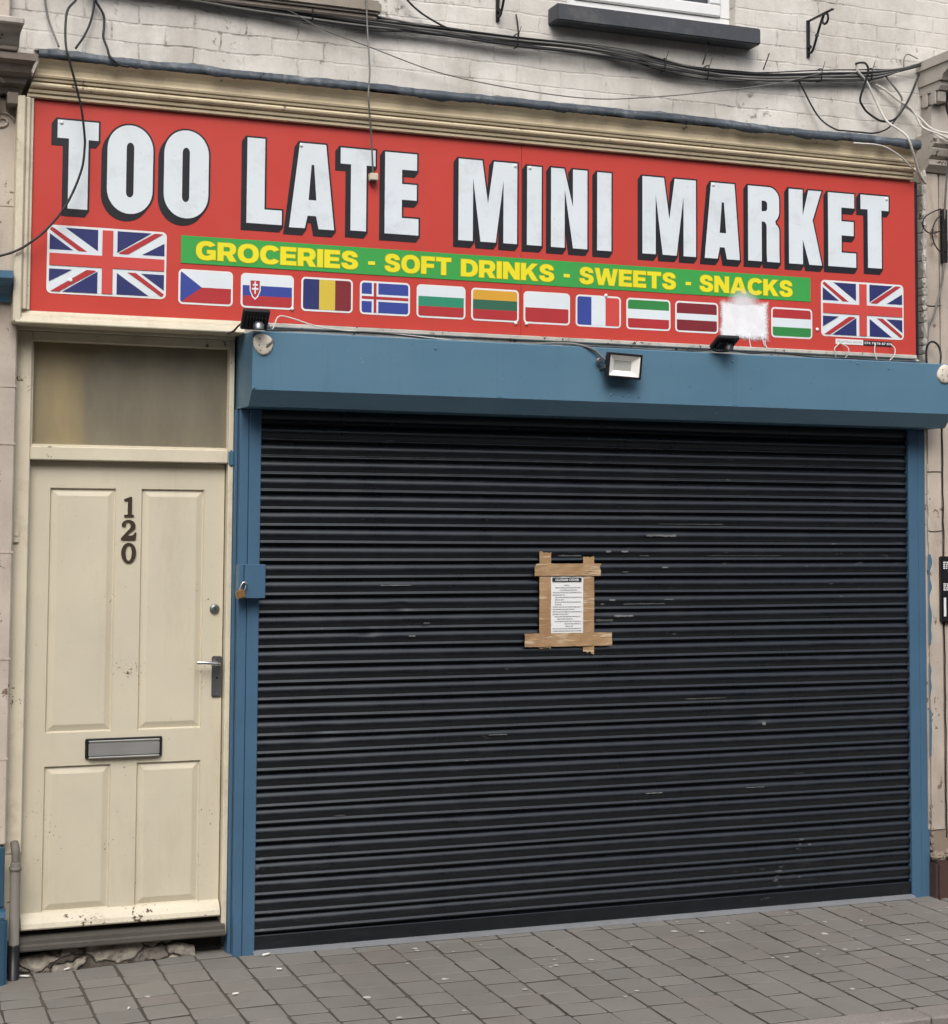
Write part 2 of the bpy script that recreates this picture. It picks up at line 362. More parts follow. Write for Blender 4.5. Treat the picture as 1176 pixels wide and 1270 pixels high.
class B:
    """collects faces in world coordinates, then links them as ONE mesh object"""
    def __init__(s): s.bm = bmesh.new()
    def face(s, pts, mi=0):
        f = s.bm.faces.new([s.bm.verts.new(p) for p in pts]); f.material_index = mi; return f
    def box(s, x0, x1, y0, y1, z0, z1, mi=0, bev=.0, seg=1, mat=None):
        t = bmesh.new(); bmesh.ops.create_cube(t, size=1)
        for v in t.verts:
            v.co = Vector(((x0+x1)/2+v.co.x*(x1-x0), (y0+y1)/2+v.co.y*(y1-y0), (z0+z1)/2+v.co.z*(z1-z0)))
        if bev: bmesh.ops.bevel(t, geom=t.edges[:], offset=bev, segments=seg, affect='EDGES')
        if mat is not None: bmesh.ops.transform(t, matrix=mat, verts=t.verts)
        s.join(t, mi)
        return s
    def join(s, t, mi=None):
        mp = {v: s.bm.verts.new(v.co) for v in t.verts}
        for f in t.faces:
            try:
                nf = s.bm.faces.new([mp[v] for v in f.verts]); nf.material_index = f.material_index if mi is None else mi; nf.smooth = f.smooth
            except ValueError: pass
        t.free()
    def tube(s, pts, r, n=8, mi=0, smooth_n=6, radii=None):
        P = spline(pts, smooth_n) if smooth_n else [Vector(p) for p in pts]
        rings = []; up = Vector((0, 0, 1)); prev = None
        for i, p in enumerate(P):
            d = (P[min(i+1, len(P)-1)]-P[max(i-1, 0)]).normalized()
            if prev is None:
                a = d.cross(up if abs(d.z) < .9 else Vector((1, 0, 0))).normalized()
            else:
                a = (prev-d*prev.dot(d))
                a = a.normalized() if a.length > 1e-6 else d.orthogonal().normalized()
            prev = a; b = d.cross(a)
            rr = r if radii is None else radii[i]
            rings.append([s.bm.verts.new(p+(a*math.cos(2*math.pi*k/n)+b*math.sin(2*math.pi*k/n))*rr) for k in range(n)])
        for i in range(len(rings)-1):
            for k in range(n):
                f = s.bm.faces.new((rings[i][k], rings[i][(k+1) % n], rings[i+1][(k+1) % n], rings[i+1][k])); f.smooth = True; f.material_index = mi
        for rg in (list(reversed(rings[0])), rings[-1]):
            f = s.bm.faces.new(rg); f.material_index = mi
        return s
    def lathe(s, prof, c, axis='z', n=24, mi=0, smooth=True):
        """prof = [(radius, height)], revolved round axis through c"""
        rings = []
        for r, h in prof:
            rg = []
            for k in range(n):
                a = 2*math.pi*k/n; u, v = r*math.cos(a), r*math.sin(a)
                p = {'z': (u, v, h), 'y': (u, h, v), 'x': (h, u, v)}[axis]
                rg.append(s.bm.verts.new(Vector(c)+Vector(p)))
            rings.append(rg)
        for i in range(len(rings)-1):
            for k in range(n):
                f = s.bm.faces.new((rings[i][k], rings[i][(k+1) % n], rings[i+1][(k+1) % n], rings[i+1][k])); f.smooth = smooth; f.material_index = mi
        for rg in (rings[0], rings[-1]):
            f = s.bm.faces.new(rg); f.material_index = mi
        return s
    def extrude_x(s, prof, x0, x1, mi=0, xs0=None, xs1=None, smooth=False, caps=True, nx=1):
        """prof = [(y, z)] closed polygon swept along x; xs0/xs1 may shift the ends per point"""
        n = len(prof); cols = []
        for q in range(nx+1):
            t = q/nx
            cols.append([s.bm.verts.new(((x0+(xs0[i] if xs0 else 0))*(1-t)+(x1+(xs1[i] if xs1 else 0))*t, y, z)) for i, (y, z) in enumerate(prof)])
        for q in range(nx):
            for i in range(n):
                j = (i+1) % n
                f = s.bm.faces.new((cols[q][i], cols[q][j], cols[q+1][j], cols[q+1][i])); f.material_index = mi; f.smooth = smooth
        if caps:
            for cl in (cols[0], list(reversed(cols[-1]))):
                f = s.bm.faces.new(cl); f.material_index = mi
        return s
    def poly(s, loops, y, mi=0, depth=0):
        """flat filled outline in the x-z plane at y; loops[0] outer, others holes; depth extrudes backwards"""
        t = bmesh.new(); es = []
        for lp in loops:
            vs = [t.verts.new((p[0], y, p[1])) for p in lp]
            es += [t.edges.new((vs[i], vs[(i+1) % len(vs)])) for i in range(len(vs))]
        bmesh.ops.triangle_fill(t, edges=es, use_beauty=True, use_dissolve=False)
        for f in t.faces:
            if f.normal.y > 0: f.normal_flip()
        t.normal_update()
        if depth:
            g = bmesh.ops.extrude_face_region(t, geom=t.faces[:])
            vs = [v for v in g['geom'] if isinstance(v, bmesh.types.BMVert)]
            bmesh.ops.translate(t, vec=(0, -depth, 0), verts=vs)
            bmesh.ops.recalc_face_normals(t, faces=t.faces[:])
        s.join(t, mi); return s
    def build(s, name, mats, parent=None, loc=None, recalc=False, smooth=False):
        if recalc: bmesh.ops.recalc_face_normals(s.bm, faces=s.bm.faces[:])
        me = bpy.data.meshes.new(name)
        if smooth:
            for f in s.bm.faces: f.smooth = True
        off = wloc(parent) if parent is not None else Vector(loc if loc is not None else (0, 0, 0))
        bmesh.ops.translate(s.bm, vec=-off, verts=s.bm.verts[:])
        s.bm.to_mesh(me); s.bm.free()
        for mm in (mats if isinstance(mats, (list, tuple)) else [mats]): me.materials.append(M[mm] if isinstance(mm, str) else mm)
        o = bpy.data.objects.new(name, me); C.objects.link(o)
        if parent is not None: o.parent = parent
        else: o.location = off
        return o

def spline(pts, n=6):
    P = [Vector(p) for p in pts]
    if len(P) < 3: return P
    out = []
    for i in range(len(P)-1):
        p0 = P[i-1] if i > 0 else P[i]*2-P[i+1]
        p1, p2 = P[i], P[i+1]
        p3 = P[i+2] if i+2 < len(P) else P[i+1]*2-P[i]
        for k in range(n):
            t = k/n
            out.append(.5*((2*p1)+(p2-p0)*t+(2*p0-5*p1+4*p2-p3)*t*t+(3*p1-p0-3*p2+p3)*t*t*t))
    out.append(P[-1]); return out

def area(lp): return .5*sum(lp[i][0]*lp[(i+1) % len(lp)][1]-lp[(i+1) % len(lp)][0]*lp[i][1] for i in range(len(lp)))
def offset(lp, d):
    """grow a simple polygon by d (mitred)"""
    sgn = 1 if area(lp) > 0 else -1
    n = len(lp); out = []
    for i in range(n):
        a, b, c = Vector(lp[i-1]), Vector(lp[i]), Vector(lp[(i+1) % n])
        e1, e2 = (b-a), (c-b)
        if e1.length < 1e-7 or e2.length < 1e-7: out.append(tuple(b)); continue
        e1.normalize(); e2.normalize()
        n1, n2 = Vector((e1.y, -e1.x))*sgn, Vector((e2.y, -e2.x))*sgn
        k = n1+n2
        if k.length < .3: out.append(tuple(b+n1*d)); continue
        k.normalize(); out.append(tuple(b+k*(d/max(.45, k.dot(n1)))))
    return out
def arc(cx, cz, rx, rz, a0, a1, n=8):
    return [(cx+rx*math.cos(R(a0+(a1-a0)*i/n)), cz+rz*math.sin(R(a0+(a1-a0)*i/n))) for i in range(n+1)]
def rrect(x0, x1, z0, z1, rx, rz=None, n=6):
    rz = rz or rx
    return arc(x1-rx, z1-rz, rx, rz, 90, 0, n)+arc(x1-rx, z0+rz, rx, rz, 0, -90, n)+arc(x0+rx, z0+rz, rx, rz, -90, -180, n)+arc(x0+rx, z1-rz, rx, rz, 180, 90, n)
def clip(sub, clp):
    """Sutherland-Hodgman: sub clipped by convex clp"""
    sg = 1 if area(clp) > 0 else -1
    out = list(sub)
    for i in range(len(clp)):
        a, b = clp[i], clp[(i+1) % len(clp)]
        ins = lambda p: sg*((b[0]-a[0])*(p[1]-a[1])-(b[1]-a[1])*(p[0]-a[0])) >= -1e-9
        src, out = out, []
        for j in range(len(src)):
            p, q = src[j-1], src[j]
            if ins(p) != ins(q):
                d1 = (b[0]-a[0])*(p[1]-a[1])-(b[1]-a[1])*(p[0]-a[0]); d2 = (b[0]-a[0])*(q[1]-a[1])-(b[1]-a[1])*(q[0]-a[0])
                t = d1/(d1-d2); out.append((p[0]+(q[0]-p[0])*t, p[1]+(q[1]-p[1])*t))
            if ins(q): out.append(q)
        if not out: return []
    res = []
    for p in out:
        if not res or (abs(p[0]-res[-1][0])+abs(p[1]-res[-1][1])) > 1e-5: res.append(p)
    if len(res) > 1 and abs(res[0][0]-res[-1][0])+abs(res[0][1]-res[-1][1]) < 1e-5: res.pop()
    return res if len(res) > 2 else []
def text_bm(body, x0, x1, z0, z1, y, bold=0.0, mi=0, into=None):
    cu = bpy.data.curves.new('lettering', 'FONT'); cu.body = body; cu.size = 1; cu.offset = bold; cu.resolution_u = 4
    o = bpy.data.objects.new('lettering', cu); C.objects.link(o)
    bpy.context.view_layer.update()
    me = bpy.data.meshes.new_from_object(o)
    bpy.data.objects.remove(o); bpy.data.curves.remove(cu)
    t = bmesh.new(); t.from_mesh(me); bpy.data.meshes.remove(me)
    xs = [v.co.x for v in t.verts]; ys = [v.co.y for v in t.verts]
    a, b, c, d = min(xs), max(xs), min(ys), max(ys)
    for v in t.verts: v.co = Vector((x0+(v.co.x-a)/(b-a)*(x1-x0), y, z0+(v.co.y-c)/(d-c)*(z1-z0)))
    t.normal_update()
    for f in t.faces:
        if f.normal.y > 0: f.normal_flip()
        f.smooth = False
    into.join(t, mi)

def gz(x, y):
    t = max(0, min(1, x/.85)); return .02*t*t*(3-2*t)+.021*y

# ------------------------------------------------------------------ ground
bed = B()
for i in range(-24, 61):
    xa, xb = i*.25, (i+1)*.25
    bed.face([(xa, -1.6, gz(xa, -1.6)-.0055), (xb, -1.6, gz(xb, -1.6)-.0055), (xb, .14, gz(xb, .14)-.0055), (xa, .14, gz(xa, .14)-.0055)])
tag(bed.build('pavement_bed', 'joint'), kind='structure')

st = B()
rs = random.Random(3)
def sett(xa, xb, ya, yb):
    g = .0042
    j = lambda: rs.uniform(-.0045, .0042)
    dz, tx, ty = rs.uniform(-.0012, .0012), rs.uniform(-.018, .018), rs.uniform(-.018, .018)
    cs = [(xa+g+j(), ya+g+j()), (xb-g+j(), ya+g+j()), (xb-g+j(), yb-g+j()), (xa+g+j(), yb-g+j())]
    cx, cy = (xa+xb)/2, (ya+yb)/2
    # eight-sided worn outline
    ol = []
    for k in range(4):
        p, q = Vector(cs[k]), Vector(cs[(k+1) % 4]); pr = Vector(cs[k-1])
        ol.append(p+(pr-p).normalized()*.007); ol.append(p+(q-p).normalized()*.007)
    def ring(ins, z):
        out = []
        for p in ol:
            d = Vector((cx, cy))-p; pp = p+Vector((math.copysign(min(abs(d.x), ins), d.x), math.copysign(min(abs(d.y), ins), d.y)))
            out.append(st.bm.verts.new((pp.x, pp.y, gz(pp.x, pp.y)+z+dz+tx*(pp.x-cx)*.5+ty*(pp.y-cy)*.5)))
        return out
    r0, r1, r2 = ring(0, -.014), ring(.0006, -.0018), ring(.0026, 0)
    for mi, a, b in ((2, r0, r1), (0, r1, r2)):
        for k in range(8):
            st.bm.faces.new((a[k], a[(k+1) % 8], b[(k+1) % 8], b[k])).material_index = mi
    st.bm.faces.new(r2)
x = -3.0
while x < 8.2:
    wd = rs.choice((.166, .170, .175))
    y = .14-rs.uniform(0, .16)
    while y > -1.59:
        ln = rs.choice((.12, .15, .17, .17, .20)); yn = max(-1.6, y-ln)
        if yn < -1.53: yn = -1.6
        # courses run very slightly askew
        sett(x, x+wd, yn, y)
        y = yn
    x += wd
# trodden gum spots and stains are part of the paving
for k in range(75):
    gx = .1+4.8*rs.uniform(0, 1)**.6; gy = -abs(rs.gauss(.55, .45))
    if gy < -1.5: continue
    r = rs.uniform(.006, .014)*(1.4 if k % 9 == 0 else 1)
    pts = [(gx+r*rs.uniform(.75, 1.2)*math.cos(a), gy+r*rs.uniform(.7, 1.15)*math.sin(a)) for a in [2*math.pi*q/9 for q in range(9)]]
    st.face([(a, b, gz(a, b)+.0034) for a, b in pts], 1)
tag(st.build('pavement', ['sett', 'gum', 'joint'], recalc=False), kind='structure')
kb = B()
x = -5.0
while x < 11:
    kb.box(x+.003, x+.912, -1.745, -1.603, -.16, gz(2, -1.6)+.001, bev=.008); x += .915
tag(kb.build('kerb', 'kerb'), kind='structure')
rd = B(); rd.face([(-60, -60, -.145), (60, -60, -.145), (60, -1.70, -.145), (-60, -1.70, -.145)])
tag(rd.build('road', 'asphalt'), kind='structure')

# ------------------------------------------------------------------ shop building
shop = thing('shop_building', 'old terraced shop with white painted brick upper wall, cream door and weathered cream cornice', 'building', (2.2, .1, 0))
wl = B()
TOPZ = 6.6
WX0, WX1, WZ0, WZ1 = 2.46, 3.385, 4.355, 5.75           # window opening
VX0, VX1 = .45, 1.46                                     # opening above the stone sill
def wallbox(x0, x1, z0, z1): wl.box(x0, x1, 0, .26, z0, z1)
wallbox(-3, VX0, 3.62, TOPZ); wallbox(VX0, VX1, 3.62, 4.26); wallbox(VX0, VX1, 5.75, TOPZ)
wallbox(VX1, WX0, 3.62, TOPZ); wallbox(WX0, WX1, 3.62, WZ0); wallbox(WX0, WX1, WZ1, TOPZ); wallbox(WX1, 8.2, 3.62, TOPZ)
wallbox(-3, -.09, -.1, 3.62); wallbox(4.47, 8.2, -.1, 3.62)
wl.build('wall', 'brick', shop)
bk = B(); bk.box(.90, 4.46, .09, .25, -.1, 3.61); bk.box(-.09, .90, .012, .25, 2.72, 3.61)
bk.build('backing_wall', 'dark_void', shop)

# cornice above the sign: stepped and coved profile, ends cut back towards the top
prof = [(-.005, 3.655), (-.118, 3.655), (-.124, 3.657), (-.126, 3.667), (-.119, 3.670), (-.119, 3.672), (-.134, 3.674), (-.138, 3.684), (-.131, 3.687), (-.131, 3.690), (-.146, 3.692), (-.153, 3.697), (-.156, 3.704), (-.152, 3.712), (-.143, 3.715), (-.143, 3.718),
        (-.158, 3.719), (-.162, 3.727), (-.155, 3.729), (-.155, 3.732), (-.166, 3.733), (-.170, 3.741), (-.162, 3.744), (-.162, 3.750), (-.166, 3.768), (-.176, 3.784), (-.192, 3.796), (-.204, 3.801), (-.005, 3.801)]
xs0 = [(z-3.655)/.146*.042 for y, z in prof]; xs1 = [-(z-3.655)/.146*.02 for y, z in prof]
cn = B(); cn.extrude_x(prof, -.070, 4.352, 0, xs0, xs1)
cn.bm.normal_update()
cornice = cn.build('cornice', 'cream_cornice', shop, recalc=True)
fl = B(); rf = random.Random(5)
N = 260; lo = []
drift = [0.0]
for q in range(N): drift.append(drift[-1]*.86+rf.uniform(-.0026, .0026))
drip = [0.0]
for q in range(N): drip.append(drip[-1]*.80+rf.uniform(-.0052, .0052))
for q in range(N+1):
    t = q/N; xx = -.034+t*4.372
    lap = .004*((xx*.62) % 1.0)                     # each lead sheet laps the next
    a_, b_2 = drift[q], drip[q]
    yy = -.212-lap+a_*.6
    lo.append([fl.bm.verts.new(p) for p in ((xx, -.002, 3.892+a_*2), (xx, -.06, 3.878+a_), (xx, yy+.022, 3.844+a_), (xx, yy+.002, 3.835+a_*1.1), (xx, yy-.002+b_2*.6, 3.820+a_*.6), (xx, yy+.001-b_2*.3, 3.803+b_2*1.2+a_), (xx, yy+.009, 3.8015+b_2*.9+a_))])
for q in range(N):
    for k in range(6):
        f = fl.bm.faces.new((lo[q][k], lo[q][k+1], lo[q+1][k+1], lo[q+1][k])); f.smooth = k != 3
fl.build('flashing', 'lead', cornice, recalc=True)

# upper windows
def upper_window(x0, x1, z0, z1):
    fr = B(); d0, d1 = .055, .125
    fr.box(x0, x1, d0, d1, z0, z0+.062, bev=.004); fr.box(x0, x1, d0, d1, z1-.062, z1, bev=.004)
    fr.box(x0, x0+.055, d0-.002, d1-.002, z0+.062, z1-.062, bev=.004); fr.box(x1-.055, x1, d0-.002, d1-.002, z0+.062, z1-.062, bev=.004)
    a, b, c, d = x0+.06, x1-.06, z0+.066, z1-.066
    fr.box(a, b, d0-.016, d1-.02, c, c+.06, bev=.006); fr.box(a, b, d0-.016, d1-.02, d-.06, d, bev=.006)
    fr.box(a, a+.06, d0-.018, d1-.02, c+.06, d-.06, bev=.006); fr.box(b-.06, b, d0-.018, d1-.02, c+.06, d-.06, bev=.006)
    wn = fr.build('window', 'upvc', shop)
    pn = B(); pn.box(a+.05, b-.05, d0+.01, d0+.03, c+.05, d-.05); pn.build('pane', 'pane', wn)
    return wn
w1 = upper_window(WX0, WX1, WZ0+.012, WZ1)
sl = B(); sl.box(2.362, 3.470, -.105, .05, 4.268, 4.350, bev=.006, seg=2)
sl.build('sill', 'sill_grey', w1)
w2 = upper_window(VX0, VX1, 4.272, 5.75)
sl = B(); sl.box(.38, 1.50, -.085, .05, 4.200, 4.262, bev=.012, seg=2); sl.box(.40, 1.485, -.06, -.004, 4.175, 4.203, bev=.008)
sl.build('sill', 'stone', w2)

# pilasters
def pil(name_x0, x1, mat, y=-.062, ztop=3.70):
    p = B()
    return p
pl = B()
pl.box(-.62, -.079, -.062, -.001, .55, 3.66, bev=.006)
for z in (.9, 1.31, 1.75, 2.2, 2.44, 2.79, 3.2):
    pl.box(-.625, -.0775, -.0645, -.003, z-.004, z+.004)
left_pil = pl.build('pilaster', 'pil_stone', shop)
cp = B()
cp.box(-.66, -.108, -.345, -.002, 3.895, 3.925, bev=.006)                       # top slab
cp.extrude_x([(-.005, 3.825), (-.235, 3.825), (-.25, 3.838), (-.27, 3.865), (-.315, 3.885), (-.325, 3.894), (-.005, 3.894)], -.64, -.118, 0)
cp.build('capital_top', 'corbel_pale', left_pil, recalc=True)
cp = B()
cp.box(-.64, -.125, -.262, -.002, 3.806, 3.824, bev=.004)
cp.extrude_x([(-.005, 3.665), (-.10, 3.665), (-.12, 3.69), (-.15, 3.70), (-.16, 3.725), (-.20, 3.735), (-.22, 3.765), (-.25, 3.775), (-.25, 3.804), (-.005, 3.804)], -.62, -.092, 0, None, [0, 0, .008, .014, .02, .028, .036, .044, .052, .052])
for k in range(7): cp.box(-.60+k*.075, -.555+k*.075, -.145, -.001, 3.612, 3.662, bev=.004)
cp.build('capital', 'corbel', left_pil, recalc=True)
for cx in (-.165, -.40):       # carved scrolls under the capital
    sc_ = B(); sc_.tube([(cx+.055*math.cos(a)*(1-.09*a), -.066, 3.555+.042*math.sin(a)*(1-.09*a)) for a in [k*.5 for k in range(20)]], .006, 6, 0, 0)
    sc_.build('scroll', 'pil_stone', left_pil)
up_ = B(); up_.box(-.66, -.138, -.05, -.002, 3.926, 5.9, bev=.005); up_.build('upper_strip', 'pil_stone', left_pil)

pr_ = B()
pr_.box(4.447, 4.547, -.075, -.001, .34, 3.72, bev=.012, seg=2); pr_.box(4.5515, 5.02, -.070, -.001, .34, 3.72, bev=.004)
right_pil = pr_.build('pilaster', 'pil_stone', shop)
rc = random.Random(11)
cr = B()
zz = 2.66; pts = []
while zz > .3: pts.append((4.5495+rc.uniform(-.0025, .0025), -.0735, zz)); zz -= .05
cr.tube(pts, .0032, 5, 0, 0)
for z in (2.43, 2.16, 1.86, 3.02): cr.tube([(4.45, -.0765, z), (4.49, -.077, z+rc.uniform(-.004, .004)), (4.55, -.0765, z+.002)], .0022, 5, 0, 2)
cr.build('crack', 'dark_void', right_pil)
ca = B()
sx = 4.462
ca.extrude_x([(-.005, 4.255), (-.29, 4.255), (-.315, 4.27), (-.315, 4.302), (-.005, 4.302)], sx, 5.05)
ca.extrude_x([(-.005, 4.175), (-.20, 4.175), (-.215, 4.20), (-.25, 4.215), (-.265, 4.245), (-.285, 4.253), (-.005, 4.253)], sx+.012, 5.04)
ca.extrude_x([(-.005, 4.13), (-.165, 4.13), (-.18, 4.15), (-.18, 4.173), (-.005, 4.173)], sx+.02, 5.03)
for k in range(6): ca.box(sx+.028+k*.08, sx+.075+k*.08, -.155, -.001, 4.07, 4.128, bev=.004)
for k in range(2): ca.box(sx+.016, sx+.026, -.14+k*.07, -.10+k*.07, 4.06, 4.128, bev=.003)
ca.box(sx+.03, 5.03, -.10, -.001, 3.91, 4.068, bev=.01)
ca.extrude_x([(-.005, 3.715), (-.085, 3.715), (-.10, 3.73), (-.125, 3.745), (-.13, 3.77), (-.115, 3.775), (-.145, 3.79), (-.16, 3.82), (-.15, 3.83), (-.175, 3.845), (-.18, 3.87), (-.14, 3.905), (-.005, 3.908)], 4.448, 5.03)
ca.build('capital', 'corbel_pale', right_pil, recalc=True)
# swelling capital band and plinth
pb = B()
pb.box(4.452, 5.04, -.125, -.001, -.05, .20, bev=.014, seg=2)
pb.build('plinth', 'plinth_brown', right_pil)
rb = random.Random(21)
pp = B()
def lump(bld, cx, cy, cz, rx, ry, rz, seed, mi=0, sub=2, amt=.28):
    t = bmesh.new(); bmesh.ops.create_icosphere(t, subdivisions=sub, radius=1)
    rr = random.Random(seed)
    for v in t.verts:
        k = 1+rr.uniform(-amt, amt); v.co = Vector((cx+v.co.x*rx*k, cy+v.co.y*ry*k, cz+v.co.z*rz*k))
    bld.join(t, mi)
for k in range(9): lump(pp, 4.488+k*.06, -.078, .222+rb.uniform(-.006, .01), .038, .038, rb.uniform(.018, .03), 30+k, 0, 3, .16)
pp.box(4.47, 5.03, -.071, -.002, .20, .345)
for k in range(7): lump(pp, 4.462+rb.uniform(-.004, .008), -.062, .26+k*.034, .010, .014, .020, 60+k)
pp.build('broken_render', 'plaster_brown', right_pil)
# crumbly filler strip between sign / shutter frame and pilaster
def filler(z, ztop, xa, y0):
    fs = B()
    while z < ztop:
        h = rb.uniform(.03, .09); xw = rb.uniform(.012, .022)
        fs.box(xa, xa+xw, y0, -.002, z, z+h*.995, bev=.004)
        lump(fs, xa+.008, y0+.012, z+h/2, .012, .018, h*.55, int(z*1000))
        z += h
    fs.build('filler_strip', 'mortar', shop)
filler(.24, 2.36, 4.4605, -.05); filler(2.705, 3.66, 4.428, -.10)

for xa, xb, za, zb, sd_ in ((4.4475, 4.472, 1.28, 1.74, 3), (4.4475, 4.462, .72, 1.20, 5), (4.448, 4.466, 1.80, 2.20, 9)):
    r_ = random.Random(sd_); b_ = B(); L_a = []; n = 11
    for p in spline([(xb+r_.uniform(-.013, .004), 0, za+(zb-za)*i/n) for i in range(n+1)], 5): L_a.append((max(xa+.006, p.x), p.z))
    b_.poly([[(xa+.004, za)]+L_a+[(xa+.004, zb)]], -.0765, 0); b_.build('overpaint', 'blue_edge' if sd_ != 9 else 'mortar', right_pil)
# ---- door opening
hall = B()
hall.face([(.055, .078, 2.02), (.215, .074, 2.02), (.215, .074, 2.70), (.055, .078, 2.70)], 0)      # yellow sheet added for the hall's glow, close behind the left of the light
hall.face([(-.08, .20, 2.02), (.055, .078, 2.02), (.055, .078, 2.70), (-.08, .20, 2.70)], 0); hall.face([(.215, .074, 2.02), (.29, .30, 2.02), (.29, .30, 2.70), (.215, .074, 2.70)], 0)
hall.box(-.10, .90, .36, .38, 2.0, 2.72, mi=1)
hall.box(-.10, -.087, .05, .36, 2.0, 2.72, mi=0); hall.box(.885, .898, .05, .36, 2.0, 2.72, mi=1)
hall.box(-.10, .90, .10, .36, 2.722, 2.74, mi=1); hall.box(-.10, .90, .16, .36, 1.98, 1.999, mi=1)
hall.build('hallway', ['yellow_hall_glow', 'grey_wall'], shop)
df = B()
df.box(-.084, -.010, 0, .12, .50, 2.6835, bev=.004)
df.box(-.080, -.012, .004, .12, .12, .499, bev=.004)
df.box(.8395, .862, .006, .12, .10, 2.6835, bev=.003)
df.box(-.009, .8385, .002, .12, 2.643, 2.683, bev=.003)
df.box(-.009, .8385, .001, .12, 2.137, 2.197, bev=.005)
df.box(-.084, .862, -.004, .12, 2.684, 2.715, bev=.004)
# thin beads round the light
df.box(-.0095, .8385, .020, .045, 2.198, 2.206); df.box(-.0095, -.001, .021, .045, 2.207, 2.642); df.box(.846-.0095, .8385, .021, .045, 2.207, 2.642)
# chipped end of the transom rail (blue over-paint)
frame = df.build('door_frame', 'cream_frame', shop)
ov = B(); ov.box(.8405, .8625, -.0035, .03, 2.125, 2.196, bev=.006, seg=2); ov.build('overpainted_end', 'blue_edge', frame)
tg = B(); tg.box(-.0095, .8385, .046, .052, 2.198, 2.6425)
tg.build('transom_pane', 'frost', frame)

dr = B()
DY = .050; Z0, Z1 = .176, 2.134; X0, X1 = -.006, .834
# stiles and rails round four sunken panels (every piece butts the next)
px = [(.082, .360), (.470, .746)]; pz = [(.240, .846), (.985, 2.022)]
dr.box(X0, px[0][0], DY, DY+.044, Z0, Z1); dr.box(px[0][1], px[1][0], DY, DY+.044, Z0, Z1); dr.box(px[1][1], X1, DY, DY+.044, Z0, Z1)
for a, b in px:
    dr.box(a, b, DY, DY+.044, Z0, pz[0][0]); dr.box(a, b, DY, DY+.044, pz[0][1], pz[1][0]); dr.box(a, b, DY, DY+.044, pz[1][1], Z1)
door = dr.build('front_door', 'cream', shop)
for a, b in px:
    for c, d in pz:
        p = B()
        rings = []
        for ins, yy in ((0, .0), (.003, .010), (.006, .013), (.030, .004), (.034, .0028)):
            rings.append([p.bm.verts.new(q) for q in ((a+ins, DY+yy, c+ins), (b-ins, DY+yy, c+ins), (b-ins, DY+yy, d-ins), (a+ins, DY+yy, d-ins))])
        for i in range(len(rings)-1):
            for k in range(4): p.bm.faces.new((rings[i][k], rings[i][(k+1) % 4], rings[i+1][(k+1) % 4], rings[i+1][k]))
        p.bm.faces.new(rings[-1])
        p.build('panel', 'cream', door, recalc=True)
rb_ = B(); rb_.extrude_x([(DY, .180), (.012, .180), (.008, .186), (.012, .205), (.026, .226), (.042, .240), (DY, .243)], -.004, .833, nx=1)
rb_.build('rain_bar', 'cream_chipped', door, recalc=True)
# house number, serif figures
nb = B(); nb.poly([[(.396, 1.901), (.437, 1.901), (.437, 1.908), (.428, 1.911), (.428, 1.987), (.421, 1.987), (.395, 1.977), (.395, 1.970), (.411, 1.971), (.411, 1.911), (.396, 1.908)]], DY-.001, 0, .006)
nb.build('house_number', 'brown_digit', door)
# '2'
o2 = arc(.414, 1.860, .026, .028, 175, -25, 10)+[(.402, 1.819), (.432, 1.819), (.446, 1.832), (.449, 1.832), (.447, 1.801), (.384, 1.801), (.384, 1.809)]
i2 = arc(.413, 1.858, .011, .016, -20, 150, 8)
two = arc(.415, 1.861, .030, .027, 165, -30, 12)+[(.404, 1.820), (.430, 1.820), (.438, 1.824), (.443, 1.833), (.449, 1.833), (.446, 1.801), (.384, 1.801), (.384, 1.809)]+[(.421, 1.850)]+arc(.413, 1.862, .0125, .0165, -20, 120, 6)+[(.402, 1.872), (.405, 1.864), (.398, 1.857), (.388, 1.860)]
nb = B(); nb.poly([two], DY-.001, 0, .006); nb.build('house_number', 'brown_digit', door)
nb = B(); nb.poly([arc(.418, 1.745, .032, .044, 0, 348, 30), arc(.418, 1.745, .0135, .034, 0, 345, 24)], DY-.001, 0, .006); nb.build('house_number', 'brown_digit', door)
# letter box
lb = B()
lb.box(.249, .576, .037, DY-.001, .872, .957, mi=0, bev=.004)
lb.box(.262, .563, .026, .036, .882, .941, mi=1, bev=.004, seg=2)
lb.box(.262, .563, .022, .034, .9425, .949, mi=1, bev=.002); lb.box(.262, .563, .024, .0355, .8745, .8805, mi=1, bev=.002)
lb.build('letter_box', ['black_metal', 'alu'], door)
lk = B(); lk.lathe([(.0215, 0), (.0215, -.006), (.019, -.010), (.012, -.011), (.011, -.016)], (.797, DY-.0005, 1.50), 'y', 20)
lk.box(.7955, .7985, DY-.0175, DY-.0155, 1.493, 1.507, mi=1)
lk.build('lock', ['steel', 'black_metal'], door)
hd = B()
hd.box(.788, .833, DY-.009, DY-.0008, 1.116, 1.294, bev=.004, seg=2)
hd.tube([(.812, DY-.009, 1.262), (.811, DY-.045, 1.262), (.795, DY-.055, 1.263), (.760, DY-.056, 1.269), (.712, DY-.050, 1.270)], .0078, 10, 1)
for z in (1.282, 1.128): hd.lathe([(.004, 0), (.004, -.002)], (.811, DY-.0092, z), 'y', 10, 1)
hd.lathe([(.005, 0), (.005, -.0015)], (.811, DY-.0092, 1.20), 'y', 10, 2)
hd.build('handle', ['steel', 'chrome', 'black_metal'], door)
db = B(); db.box(-.0745, -.0490, -.012, -.0005, 1.787, 1.850, bev=.004, seg=2); db.lathe([(.007, 0), (.007, -.004)], (-.0615, -.012, 1.822), 'y', 14)
db.build('doorbell', 'cream_frame', frame)
